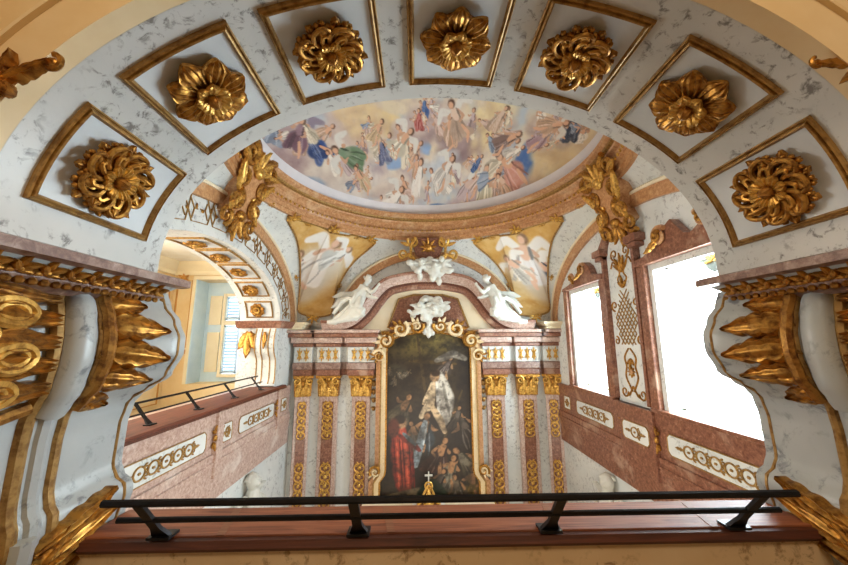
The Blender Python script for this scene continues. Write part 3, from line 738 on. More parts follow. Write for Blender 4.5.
for x, y, w, h, a, b in ((30, 88, 40, 22, 'c8b2ac', '9a7f80'), (75, 30, 40, 22, 'eee6d8', 'c8bcb4'), (140, 22, 45, 16, 'e8dccb', 'bfa89c'), (110, 90, 40, 20, 'e6d2a2', 'c9a988'), (170, 80, 40, 22, 'd8c6b8', 'a8908c'), (225, 66, 36, 24, 'b9a2a0', '877072'),
    (262, 92, 24, 26, 'ecdca8', 'cdb088'), (200, 40, 36, 18, 'dcdcdc', 'a9b2bd'), (270, 25, 45, 18, 'e4d8c4', 'bca39a'), (330, 36, 40, 20, 'cdb6b0', 'a08888'), (345, 82, 34, 30, 'e6d4a6', 'c4a47e'), (320, 100, 28, 16, 'd2bfae', 'a58d84'), (60, 62, 26, 22, 'e6dccb', 'c2b0a4')): c.cloud(x, 204 - y, w, h, a, b)
for i in range(26):
    x, y = c.rnd.uniform(10, 360), c.rnd.uniform(9, 79); c.person(x, y, 12, c.rnd.choice(['b8907e', '6a80a8', 'e0d6c0', '8a7a78']), 'd9b090', '5a4030')
for k, col, w, P in DS:
    if k == 'F':
        x, y = P[0][0], 204 - P[0][1]; c.blob(x, y + w * .6, w * 1.3, w * .6, 'd8c8b8', 0, 1, .5)
        for q in range(5): c.person(x + w * c.rnd.uniform(-1.7, 1.7), y + w * c.rnd.uniform(-1.0, 1.0), w * c.rnd.uniform(.7, 1.25), c.rnd.choice(['e0d2b8', 'c8a898', 'e6ddd0', 'cfa98c', 'b9a0a0', '8a97ac']), 'd6a686', '6a4838', c.rnd.uniform(-1.5, 1.5))
        c.person(x, y, w * 1.6, col, 'd6a686', '5a4030', c.rnd.uniform(-1.2, 1.2), c.rnd.choice([None, 'd8d4cc', '8a8090']) if w > 9 else None)
c.wash(5, .5, .8, 'd8cabc', .22); c.wash(3, .55, .85, 'a08c88', .15)
N = 330; vs = []; uv = []
for j in range(N + 1):
    for i in range(N + 1):
        a, b = 2 * i / N - 1, 2 * j / N - 1
        x = a * math.sqrt(1 - b * b / 2) * 2.79; y = b * math.sqrt(1 - a * a / 2) * 2.79; z = 3.34 + .76 * (1 - (x * x + y * y) / 2.79 ** 2)
        vs.append((x, CY + y, z)); uv.append(((x / .0155 + 184) * 1.0, 204 - (8.2 - CY - y) / .028))
t = thing('dome_fresco', (0, CY, 3.34), 'painted dome of clouds, blue sky and drifting draped figures over the altar', 'fresco')
painted_mesh('painted_vault', vs, [(j * (N + 1) + i, j * (N + 1) + i + 1, (j + 1) * (N + 1) + i + 1, (j + 1) * (N + 1) + i) for j in range(N) for i in range(N)], uv, c, PAINT, t)

# ---------------------------------------------------------------- cartouches on the arch crowns
def cartouche(M, label, loc, sc=1.0):
    t = thing('gilded_cartouche', loc, label, 'cartouche', 'gilded cartouches on the side arches')
    M = M @ Matrix.Scale(sc, 4)
    m = MB(); m.prism([(-.3, .52), (-.2, .42), (-.3, .1), (-.18, -.2), (-.3, -.42), (0, -.5), (.3, -.42), (.18, -.2), (.3, .1), (.2, .42), (.3, .52)], -.22, .06, M); m.build('marble_shield', TERRA, t, bevel=.02)
    for sg in (-1, 1):
        m = MB(); scroll(m, (sg * .3, .42), .17, rad(90), sg * 1.4, .05, M, .08); scroll(m, (sg * .27, .12), .13, rad(-90), -sg * 1.3, .042, M, .08); m.build('upper_scroll', GOLD, t)
        m = MB(); scroll(m, (sg * .24, -.2), .14, rad(90), sg * 1.4, .045, M, .09); scroll(m, (sg * .3, -.45), .13, rad(-60), -sg * 1.3, .04, M, .08); m.build('lower_scroll', GOLD, t)
        m = MB(); leaf(m, .45, .17, M @ tr(sg * .2, -.1, .06) @ rz(-sg * .5), 5, .05, .06); leaf(m, .4, .15, M @ tr(sg * .12, -.05, .06) @ rz(pi + sg * .6), 5, .05, .06); leaf(m, .26, .13, M @ tr(sg * .26, .34, .06) @ rz(-sg * 1.3), 4, .05, .06); m.build('acanthus_leaf', GOLDB, t)
    m = MB(); spray(m, 5, .34, .13, 2.4, M @ tr(0, .28, .06), .05, .08); m.ell((0, .28, .1), (.09, .09, .06), 10, 6, M); m.build('shell', GOLDB, t)
    m = MB(); spray(m, 5, .36, .13, 1.9, M @ tr(0, -.36, .04) @ rz(pi), .05, .05); m.ell((0, -.36, .08), (.1, .08, .06), 10, 6, M); m.build('pendant_leaf', GOLD, t)
    return t
def tilt(o, x, y, w, a):
    x, y, w = V(x), V(y), V(w); return axes(o, x, (y * cos(a) + w * sin(a)), (w * cos(a) - y * sin(a)))
cartouche(tilt((-2.98, 5.25, 2.42), (0, 1, 0), (0, 0, 1), (1, 0, 0), rad(17)), 'gilded cartouche with scrolls on the crown of the left gallery arch', (-2.98, 5.25, 2.0), 1.2)
cartouche(tilt((2.98, 5.2, 2.26), (0, -1, 0), (0, 0, 1), (-1, 0, 0), rad(17)), 'gilded cartouche with scrolls above the pale panel between the bright windows', (2.98, 5.2, 1.8), 1.12)
M = tilt((AX, 8.12, 2.2), (1, 0, 0), (0, 0, 1), (0, -1, 0), rad(14))
t = thing('gilded_cartouche', (AX, 8.15, 2.0), 'golden shell cartouche with two scroll arms at the top centre of the altar', 'cartouche')
m = MB(); m.prism([(-.42, .2), (-.3, -.15), (0, -.28), (.3, -.15), (.42, .2), (.3, .3), (-.3, .3)], -.25, .04, M); m.build('marble_block', RED, t, bevel=.02)
for sg in (-1, 1):
    m = MB(); scroll(m, (sg * .36, .2), .14, rad(150 if sg < 0 else 30), -sg * 1.2, .04, M, .08); m.tube([(sg * .3, .3, .08), (sg * .42, .1, .1), (sg * .42, -.1, .1), (sg * .62, -.2, .08)], lambda q: .045 * (1 - .3 * q), 7, M); scroll(m, (sg * .6, -.1), .12, rad(-90), sg * 1.2, .035, M, .08); m.build('scroll_arm', GOLDB, t)
    m = MB(); leaf(m, .3, .14, M @ tr(sg * .5, -.1, .08) @ rz(sg * 2.2), 4, .05, .05); leaf(m, .25, .12, M @ tr(sg * .45, .1, .08) @ rz(-sg * 1.2), 4, .05, .05); m.build('acanthus_leaf', GOLDB, t)
m = MB(); spray(m, 7, .27, .1, 4.2, M @ tr(0, .05, .06), .04, .08, 3); m.ell((0, .05, .1), (.12, .11, .07), 10, 6, M); m.build('shell', GOLD, t)

# ---------------------------------------------------------------- left gallery arch: coffers, fretwork, parapet, rails
def lsurf(t, x, h):
    u, z = el(t, BA, BB, BZ); n = V((cos(t) / BA, sin(t) / BB)).normalized(); return (x, CY + u - n.x * h, z - n.y * h)
def lnrm(t):
    n = V((cos(t) / BA, sin(t) / BB)).normalized(); return (0, -n.x, -n.y)
for a, k, lb in ((13, 0, 'small gilt coffer with rosette, lowest at the altar end of the left gallery arch'), (36, 1, 'small gilt coffer with rosette, second up from the altar end of the left gallery arch'),
                 (56, 0, 'small gilt coffer with rosette, third up from the altar end of the left gallery arch'), (74, 1, 'small gilt coffer with rosette, just before the crown of the left gallery arch'), (92, 0, 'small gilt coffer with rosette at the crown of the left gallery arch')):
    coffer(rad(a), rad(8.2 if a > 20 else 9.5), lsurf, lnrm, -3.92, -3.34, 1, 1 - k, .62, rad(a), lb, 'coffers under the left gallery arch', .034)
t = thing('gilt_fretwork', (-3.19, CY, 1.7), 'gilt key pattern fretwork on the white band over the left gallery arch', 'fretwork')
m = MB()
for k in range(15):
    a0, a1 = rad(2 + 11.9 * k), rad(2 + 11.9 * (k + 1)); q = lambda s, o: lf(*el(a0 + (a1 - a0) * s, 2.3, 1.16, .44, o), .012)
    for P in ([(0, .08), (.35, .08), (.6, .44), (1.0, .44)], [(0, .44), (.3, .44), (.62, .08), (1, .08)], [(.05, .26), (.2, .26), (.34, .4)], [(.34, .12), (.2, .26)], [(.62, .14), (.72, .27), (.95, .27)], [(.72, .27), (.62, .38)]):
        m.tube([q(*p) for p in P], .0095, 4)
m.build('gilt_lines', GLINE, t)
m = MB()
for k in range(23):
    a = rad(2 + 7.8 * (k + .5)); p = lf(*el(a, 2.3, 1.16, .44, .25), .015); m.ell(p, (.015, .03, .03), 6, 4)
    p = lf(*el(a + rad(3), 2.3, 1.16, .44, .3), .015); m.ell(p, (.012, .02, .045), 6, 4)
m.build('gilt_leaves', GOLD, t)

def panel_on(M, w, h, t, n, cut=.05, r=.011):
    m = MB(); c = cut; m.prism([(-w / 2 + c, -h / 2), (w / 2 - c, -h / 2), (w / 2, -h / 2 + c), (w / 2, h / 2 - c), (w / 2 - c, h / 2), (-w / 2 + c, h / 2), (-w / 2, h / 2 - c), (-w / 2, -h / 2 + c)], -.01, .006, M)
    p = m.build('white_panel', WHITE, t)
    m = MB(); m.tube([(M @ V(q)) for q in ((-w / 2 + c, -h / 2, .006), (w / 2 - c, -h / 2, .006), (w / 2, -h / 2 + c, .006), (w / 2, h / 2 - c, .006), (w / 2 - c, h / 2, .006), (-w / 2 + c, h / 2, .006), (-w / 2, h / 2 - c, .006), (-w / 2, -h / 2 + c, .006))], .009, 5, None, True); m.build('gilt_line', GLINE, p)
    m = MB(); arabesque(m, w * .82, h * .72, M @ tr(0, 0, .006), n, r); m.build('gilt_arabesque', GLINE, p)
def parapet(s, label, panels, posts, mat):
    W = (lambda y, z, h: LW(y, z, h)) if s < 0 else (lambda y, z, h: RW(y, z, h))
    t = thing('marble_parapet', (s * 3.12, 5.3, -2.26), label, 'parapet', 'marble parapets of the side galleries')
    X = lambda h: s * (3.2 - h)
    def bx(h, y0, y1, z0, z1, nm, mt, bev=0):
        m = MB(); m.box(*sorted((X(-.02), X(h))), y0, y1, z0, z1); return m.build(nm, mt, t, False, bev)
    bx(.06, 2.14, 8.3, -1.2, -1.0, 'upper_band', mat); bx(.04, 2.14, 8.3, -1.6, -1.2, 'panel_band', mat)
    bx(.07, 2.14, 8.3, -1.92, -1.6, 'lower_band', mat, .01); bx(.05, 2.14, 8.3, -2.26, -1.92, 'foot_band', mat); bx(.085, 2.14, 8.3, -1.75, -1.71, 'string_moulding', mat, .01)
    for y0, y1 in posts: bx(.11, y0, y1, -1.93, -1.0, 'projecting_post', mat, .008)
    for yc, w, n, h in panels: panel_on(W(yc, -1.38, h), w, .27, t, n, .05 if w > .5 else .02)
    for yc in [p for q in posts for p in q]:
        m = MB(); M = W(yc, -1.38, .06); spray(m, 3, .12, .05, 1.5, M @ tr(0, .06), .02, .02, 3); spray(m, 3, .12, .05, 1.5, M @ tr(0, -.06) @ rz(pi), .02, .02, 3); m.ell((0, 0, .02), (.04, .05, .03), 8, 5, M); m.build('gilded_drop', GOLD, t)
    return t
parapet(-1, 'pale red marble parapet with white gilt panels under the left gallery railing', [(4.35, 1.55, 5, .045), (5.65, .3, 1, .045), (6.72, 1.4, 4, .045), (7.95, .3, 1, .045)], [(5.3, 5.46), (7.5, 7.62)], REDL)
parapet(1, 'dark red marble parapet with white gilt panels under the bright windows', [(4.02, 1.5, 5, .045), (5.35, .62, 1, .115), (6.72, 1.35, 4, .045), (7.85, .3, 1, .045)], [(4.95, 5.75)], RED)
t = thing('wooden_ledge', (-3.35, 5.2, -1.01), 'brown wooden ledge along the top of the left gallery parapet', 'ledge')
m = MB(); m.box(-3.75, -3.1, CY - BA + .01, 7.9, -1.0, -.95); m.build('board', WOODY, t, bevel=.008)
m = MB(); m.box(-3.13, -3.09, CY - BA + .01, 7.9, -1.02, -.985); m.build('nosing', WOODXD, t)
railing('iron_railing', 'black iron railing on the left gallery ledge before the cream room', 'iron railings', (-3.3, 3.3, -.95), (-3.3, 7.2, -.95), (-1, 0, 0), [.02, .24, .47, .72, .97], .24, .2, .05, .014)
m = MB(); m.box(-4.06, -3.2, CY - BA, CY + BA, -1.2, -1.0); struct(m.build('wall_parapet', REDL))
# ================================================================== altar wall
# pilasters
def pilaster(x, w, d, label, ang=0, mats=(REDL, RED)):
    y = 8.5
    t = thing('pilaster', (x, y - d, -4.9), label, 'pilaster', 'pilasters of the altar wall')
    M = axes((x, y - d, 0), (1, 0, 0), (0, 0, 1), (0, -1, 0)) @ Matrix.Rotation(ang, 4, 'Y')
    h = w / 2
    m = MB(); m.prism([(-h, -4.7), (h, -4.7), (h, -1.28), (-h, -1.28)], -d, 0, M); m.build('shaft', REDL, t, False, .01)
    m = MB(); m.prism([(-h * .6, -4.6), (h * .6, -4.6), (h * .6, -1.4), (-h * .6, -1.4)], -.02, .012, M); f = m.build('inlaid_panel', mats[1], t, False)
    for yy, L, n in ((-1.42, .8, 5), (-2.75, 1.3, 7)):
        m = MB(); chain(m, L, h * 1.25, n, M @ tr(0, yy, .012), .016); m.build('gilt_pendant', GOLDB, t)
    m = MB(); m.prism([(-h - .06, -4.9), (h + .06, -4.9), (h + .06, -4.7), (-h - .06, -4.7)], -d, .05, M); m.build('base', RED, t, False, .02)
    # capital: bell with leaves, corner scrolls and abacus
    m = MB(); hb = h * 1.08; m.prism([(-hb, -1.28), (hb, -1.28), (hb * 1.12, -.9), (-hb * 1.12, -.9)], -d, .03, M); c = m.build('capital', GOLD, t, False)
    for k in (-1, 0, 1):
        m = MB(); leaf(m, .24, w * .42, M @ tr(k * h * .72, -1.28, .04), 4, .03, .05); m.build('acanthus_leaf', GOLDB, c)
    for k in (-.5, .5):
        m = MB(); leaf(m, .36, w * .4, M @ tr(k * h * .8, -1.26, .03), 4, .03, .07); m.build('acanthus_leaf', GOLDB, c)
    for sg in (-1, 1):
        m = MB(); scroll(m, (sg * h * .85, -.93), .085, rad(90), sg * 1.4, .026, M, .09); m.build('volute', GOLDB, c)
    m = MB(); m.ell((0, -.88, .09), (.06, .06, .04), 8, 6, M); m.build('flower', GOLD, c)
    m = MB(); m.prism([(-hb * 1.2, -.87), (hb * 1.2, -.87), (hb * 1.28, -.8), (-hb * 1.28, -.8)], -d, .1, M); m.build('abacus', GOLD, t, False, .01)
for s, nm in ((-1, 'left'), (1, 'right')):
    pilaster(AX + s * 1.59, .43, .15, 'gilded red marble pilaster just %s of the altar painting' % nm)
    pilaster(AX + s * 2.36, .43, .13, 'middle of the three gilded pilasters %s of the altar painting' % nm)
    pilaster(AX + s * 2.96, .34, .14, 'narrow gilded pilaster in the %s corner of the altar wall' % nm, s * -.35)
# entablature
def entab(s):
    nm = 'left' if s < 0 else 'right'
    t = thing('entablature', (AX + s * 2.2, 8.3, -.8), 'stepped red marble entablature with gilt frieze over the %s altar pilasters' % nm, 'entablature', 'entablatures of the altar wall')
    cols = [(1.59, .3, .24), (2.36, .26, .2), (2.96, .2, .2)]
    def lay(z0, z1, pr, mat, name, bev=.012):
        m = MB(); m.box(*sorted((AX + s * 1.2, AX + s * 3.12)), 8.5 - .09 - pr, 8.52, z0, z1)
        for xc, hw, d in cols: m.box(AX + s * xc - hw - pr * .5, AX + s * xc + hw + pr * .5, 8.5 - d - pr - .03, 8.5, z0 + .002, z1 - .002)
        return m.build(name, mat, t, False, bev)
    lay(-.80, -.66, .03, RED, 'architrave'); lay(-.66, -.50, .06, REDD, 'architrave_upper'); lay(-.50, -.14, .02, WHITE, 'frieze', .005)
    lay(-.14, -.05, .07, RED, 'bed_moulding'); lay(-.05, .08, .14, REDL, 'corona'); lay(.08, .18, .22, RED, 'cornice'); lay(.18, .26, .28, REDL, 'cornice_lip', .02)
    for xc, hw, d in cols:
        for dx in (-.16, 0, .16) if hw > .22 else (-.08, .08):
            M = axes((AX + s * xc + dx, 8.5 - d - .052, -.32), (1, 0, 0), (0, 0, 1), (0, -1, 0))
            m = MB(); spray(m, 3, .165, .045, 1.0, M @ tr(0, 0), .02, .02, 3); spray(m, 3, .16, .045, .9, M @ rz(pi), .02, .02, 3); m.ell((0, 0, .02), (.035, .05, .03), 8, 5, M); m.build('gilded_frieze_leaf', GOLDB, t)
entab(-1); entab(1)
# corner imposts under the arch bands
for s, nm in ((-1, 'left'), (1, 'right')):
    t = thing('corner_impost', (s * 3.1, 8.25, .265), 'pale stepped impost block under the red arch band in the %s corner' % nm, 'impost', 'corner imposts')
    for k, (e, z0, z1) in enumerate(((.0, .265, .33), (.05, .33, .37), (.1, .37, .43))):
        m = MB(); m.box(*sorted((s * 3.2, s * (2.86 - e))), 8.0 - e, 8.5, z0, z1); m.build('moulding', CREAML, t, False, .008)

# pediment
path = [(-2.5, .30), (-2.2, .31), (-1.95, .36), (-1.72, .48), (-1.5, .7), (-1.3, .98), (-1.12, 1.2), (-.92, 1.34), (-.6, 1.42), (-.3, 1.46), (0, 1.47)]
path = path + [(-x, z) for x, z in path[-2::-1]]
pp = spline([(x, z, 0) for x, z in path], 90)
t = thing('swan_pediment', (AX, 8.2, .2), 'curving red marble pediment sweeping over the altar painting under the angels', 'pediment')
def ped(prof, name, mat):
    fr = []
    for i, p in enumerate(pp):
        a, b = pp[max(0, i - 1)], pp[min(len(pp) - 1, i + 1)]; d = (b - a).normalized()
        fr.append(((AX + p.x, 8.5, p.y), (-d.y, 0, d.x), (0, -1, 0)))
    m = MB(); m.sweep(prof, fr); return m.build(name, mat, t, auto=35)
ped([(-.24, -.02), (-.24, .30), (-.2, .33), (-.12, .34), (-.12, -.02)], 'lower_moulding', RED)
ped([(-.12, -.02), (-.12, .36), (-.09, .38), (-.07, .38), (-.07, -.02)], 'dark_fillet', DARK)
ped([(-.07, -.02), (-.07, .42), (.02, .46), (.1, .54), (.1, -.02)], 'cornice', REDL)
ped([(.1, -.02), (.1, .56), (.15, .58), (.17, .56), (.17, -.02)], 'cornice_lip', RED)
m = MB()
for i in range(6, len(pp) - 6, 1):
    p = pp[i]; m.ell((AX + p.x, 8.5 - .385, p.y - .06), (.022, .02, .022), 6, 4)
m.build('gilded_beading', GLINE, t)
# field above the painting, within the pediment
m = MB(); pl = [(p.x + AX, p.y - .22) for p in pp if abs(p.x) < 1.75]; m.prism([(AX - 1.75, -.5)] + pl + [(AX + 1.75, -.5)], -8.5, -8.28, axes((0, 0, 0), (1, 0, 0), (0, 0, 1), (0, -1, 0))); o = m.build('tympanum', CREAML, t, False)
m = MB(); ip = [(-.98, .3), (-.72, 1.0), (-.35, 1.1), (.35, 1.1), (.72, 1.0), (.98, .3), (.6, .35), (0, .5), (-.6, .35)]
m.prism([(x + AX, z) for x, z in ip], -8.3, -8.255, axes((0, 0, 0), (1, 0, 0), (0, 0, 1), (0, -1, 0))); m.build('red_inlay', RED, t, False)
m = MB(); m.tube([(x + AX, 8.25, z) for x, z in ip[:6]], .025, 6); m.build('gilt_edge', GLINE, t)

# painting and frame
PW = .97
def outline(g=0):
    pts = []
    for k in range(25):
        a = pi * k / 24; x = (PW + g) * cos(a); z = -.3 + (.47 + g) * (max(0, sin(a)) ** .62)
        pts.append((x, z))
    L = [(-PW - g, -1.5), (-PW - g, -2.85), (-PW - .02 - g, -2.95), (-PW - .13 - g, -3.1), (-PW - .13 - g, -3.75)]
    return pts + L + [(-x, z) for x, z in L[::-1]]
t = thing('altarpiece', (AX, 8.26, -3.75), 'tall dark altar painting with red robed figure in a carved cream and gilt frame', 'altarpiece')
cv = Canvas(100, 190, 3.2, '2a2018', 12)
cv.wash(30, .4, .75, '3c2f1e', .9); cv.blob(52, 14, 40, 20, '6e6030', 0, .9, .8); cv.blob(60, 8, 26, 10, '8a7a40', 0, .9, .5); cv.wash(10, .5, .8, '1a1410', .6)
cv.blob(14, 50, 12, 9, '4a4638', 0, .8, .7)
for x, y in ((10, 48), (20, 52), (28, 50), (14, 58)): cv.person(x, y, 6, '6a5e4a', 'a08868', '3a2c20')
cv.stroke([(38, 8), (50, 100)], 3, '4a3a24', .4); cv.stroke([(78, 40), (30, 36)], 4, '54401f', .4); cv.stroke([(84, 70), (62, 130)], 3, '4a3a22', .4)
cv.person(68, 44, 15, '4a3c34', 'a07c58', '2a2018', .5); cv.stroke([(58, 36), (76, 28), (88, 34)], 8, '8a8478', .5); cv.stroke([(60, 34), (80, 30)], 2, 'b0a898', .5)
cv.stroke([(60, 52), (68, 78), (66, 104)], 15, 'cfc8ba', .4); cv.stroke([(64, 60), (71, 98)], 3, '9a9488', .6); cv.stroke([(58, 60), (60, 98)], 3, 'e6e0d4', .6)
cv.stroke([(54, 62), (51, 84), (42, 98)], 9, 'dcc29c', .35); cv.stroke([(51, 84), (62, 104), (66, 116)], 7, 'd2b48c', .35); cv.stroke([(52, 66), (44, 84)], 4, 'd8bc94', .4); cv.blob(56, 54, 5, 6, 'b08a64'); cv.blob(57, 50, 5, 4, '3a281a')
for a in ((22, 92, 18, '7a6a4a', .5), (44, 116, 20, '5a6670', .25), (36, 118, 14, '8a7a60', -.3), (88, 112, 18, '4a3828', -.5), (78, 100, 12, '5a4a3a', .3), (60, 140, 18, '6a4030', .4), (88, 150, 20, '8a7a5a', -.6), (70, 158, 17, 'b0a488', .3), (92, 170, 17, 'a8843a', .1), (78, 176, 15, '6e5a3e', -.2), (58, 168, 14, '4a3a2a', .5)):
    cv.person(a[0], a[1], a[2] * 1.25, cv.tone_hex(a[3], .72), 'a87a52', '2a1c12', a[4])
cv.stroke([(46, 104), (40, 130), (36, 150)], 8, '8a98a0', .4); cv.stroke([(48, 104), (44, 128)], 2, 'c8d0d0', .5)
for q, (w, cc) in enumerate(((20, '8e2c1e'), (15, 'a83a26'), (6, 'c05038'))): cv.stroke([(20 + q, 112), (22 + q, 136), (24 + q, 160), (26, 176 - q * 6)], w, cc, .4)
for q in range(7): cv.stroke([(14 + q * 3, 122), (16 + q * 3, 150), (17 + q * 3, 172)], 1.6, ['6a1c14', 'cc5c40', '5a1810'][q % 3], .6, .8)
cv.stroke([(20, 118), (34, 128), (40, 134)], 6, '7a2a20', .4); cv.stroke([(24, 116), (36, 128)], 4, '6a7a80', .4); cv.blob(22, 104, 5, 7, 'b88e66'); cv.blob(20, 101, 6, 5, '2a1a10'); cv.blob(14, 110, 6, 10, '5a2a1e')
cv.stroke([(8, 182), (40, 176), (60, 184)], 7, '6e5e44', .6); cv.stroke([(70, 184), (96, 182)], 6, '54463a', .6); cv.stroke([(40, 180), (52, 168), (66, 182)], 10, '26301f', .6)
cv.wash(12, .45, .7, '1c140e', .55); cv.wash(3, .5, .8, '120e0a', .45)
cx = 0; ol = outline(0); vs = []; uv = []; fs = []; nr = 60; na = 0
ol2 = []
for i in range(len(ol)):
    p, q = ol[i], ol[(i + 1) % len(ol)]; n = max(1, int(math.dist(p, q) / .03))
    ol2 += [(p[0] + (q[0] - p[0]) * k / n, p[1] + (q[1] - p[1]) * k / n) for k in range(n)]
# rows from bottom to top, clipped to the outline width
def half(z): return max(abs(x) for x, zz in ol2 if abs(zz - z) < .045)
NZ, NX = 260, 140
for j in range(NZ + 1):
    z = -3.74 + (3.74 + .16) * j / NZ; hwid = half(z)
    for i in range(NX + 1):
        x = hwid * (2 * i / NX - 1); vs.append((AX + x, 8.25, z)); uv.append((50 + x * 44, 5 + (.16 - z) * 185 / 3.75))
fs = [(j * (NX + 1) + i, j * (NX + 1) + i + 1, (j + 1) * (NX + 1) + i + 1, (j + 1) * (NX + 1) + i) for j in range(NZ) for i in range(NX)]
painted_mesh('canvas', vs, fs, uv, cv, OIL, t)
m = MB(); m.prism([(AX + x * .99, z * .995) for x, z in ol], -8.29, -8.255, axes((0, 0, 0), (1, 0, 0), (0, 0, 1), (0, -1, 0))); m.build('stretcher', DARK, t, False)
def border(g0, g1, y0, y1, name, mat):
    A, B = outline(g0), outline(g1); n = len(A)
    vs = [(AX + x, y0, z) for x, z in A] + [(AX + x, y1, z) for x, z in A] + [(AX + x, y1, z) for x, z in B] + [(AX + x, y0, z) for x, z in B]
    m = MB(); m.add(vs, [(r * n + i, r * n + (i + 1) % n, ((r + 1) % 4) * n + (i + 1) % n, ((r + 1) % 4) * n + i) for r in range(4) for i in range(n)]); return m.build(name, mat, t, auto=35)
border(0, .035, 8.27, 8.18, 'frame_slip', GOLD); border(.035, .13, 8.27, 8.16, 'frame_moulding', CREAMW); border(.13, .16, 8.27, 8.13, 'outer_gilt_bead', GLINE)
border(.16, .26, 8.3, 8.2, 'pink_border', TERRA)
for sg in (-1, 1):
    for k, (x, z, r, a, w) in enumerate(((.28, .33, .17, 160, .045), (.66, .27, .19, 120, .05), (1.0, .0, .2, 60, .05), (1.16, -.35, .15, 20, .04), (1.2, -2.85, .13, -30, .035))):
        M = AW(sg * x, z, 8.15)
        m = MB(); scroll(m, (0, 0), r, rad(a if sg > 0 else 180 - a), sg * 1.3, w, M, .05); m.build('carved_scroll', CREAMW if k in (1, 3) else GOLD, t)
        m = MB(); spray(m, 4, r * 1.7, r * .7, 2.0, M @ rz(-sg * rad(50 + 15 * k)), .04, .06, 3); scroll(m, (0, 0), r * .6, rad(a), sg * 1.1, w * .6, M, .08); m.build('carved_leaf', GOLD if k in (1, 3) else CREAMW, t)
    # hanging husk garlands beside the frame
    g = thing('gilded_garland', (AX + sg * 1.3, 8.33, -2.0), 'gilded husk garland hanging %s of the altar painting' % ('left' if sg < 0 else 'right'), 'garland', 'garlands beside the altar painting')
    M = AW(sg * 1.3, 0, 8.34)
    m = MB(); m.box(-.12, .12, -3.7, -.52, -.17, -.08, M); m.build('backing', WHITE, g, False)
    for k in range(6):
        m = MB(); q = .1 - .008 * k; m.ell((0, -.62 - k * .19, -.05), (q * .8, q * .9, .06), 8, 6, M); spray(m, 3, q * 1.5, q * .7, 2.6, M @ tr(0, -.58 - k * .19, -.05) @ rz(pi), .03, .03, 3); m.build('husk', GLINE, g)

# white stucco clouds
def cloud(cx, cz, y, w, h, label, seed, tail):
    rnd = random.Random(seed); t = thing('stucco_cloud', (AX + cx, y, cz - h / 2), label, 'sculpture', 'white stucco clouds over the altar'); m = MB()
    for k in range(46):
        a = rnd.uniform(0, 2 * pi); q = rnd.random() ** .5; x, z = cx + cos(a) * q * w / 2, cz + sin(a) * q * h / 2
        r = rnd.uniform(.05, .1); m.ell((AX + x, y - rnd.uniform(-.02, .12), z), (r * 1.2, r * .9, r), 8, 6)
    for x, z, r in tail: m.ell((AX + x, y, z), (r, r, r * 1.6), 8, 6)
    o = m.build('cloud', STUC, t); remesh(o, .022, 2)
    for k, (dx, dz) in enumerate(((-.2, .1), (.12, .02), (.28, .16)) if w > .9 else ((-.13, .08), (.2, .1))):
        m = MB(); x, z = AX + cx + dx, cz + dz; m.ell((x, y - .16, z), (.062, .065, .078), 12, 9); m.ell((x, y - .222, z - .012), (.012, .02, .018), 6, 5); m.ell((x, y - .2, z - .045), (.02, .02, .01), 6, 5)
        for sg in (-1, 1): m.ell((x + sg * .025, y - .213, z + .01), (.011, .01, .007), 6, 5); m.ell((x + sg * .035, y - .195, z - .03), (.025, .025, .025), 8, 6)
        h = m.build('cherub_head', STUC, t)
        for sg in (-1, 1):
            m = MB(); leaf(m, .2, .1, axes((x + sg * .05, y - .12, z - .03), (0, 0, 1) if sg < 0 else (0, 0, -1), (sg, 0, .1), (0, -1, 0)), 5, .02, .02); m.build('cherub_wing', STUC, h)
    return t
cloud(.03, 1.72, 7.92, 1.15, .36, 'white stucco cloud with cherub heads on top of the red pediment', 4, [(.1, 1.48, .08), (.25, 1.38, .07), (-.2, 1.5, .07)])
cloud(.0, .74, 8.14, .98, .5, 'white stucco cloud with cherub heads between painting and red pediment', 9, [(.02, .42, .08), (0, .3, .07), (-.1, .22, .06), (.1, .2, .06), (.0, .14, .06)])

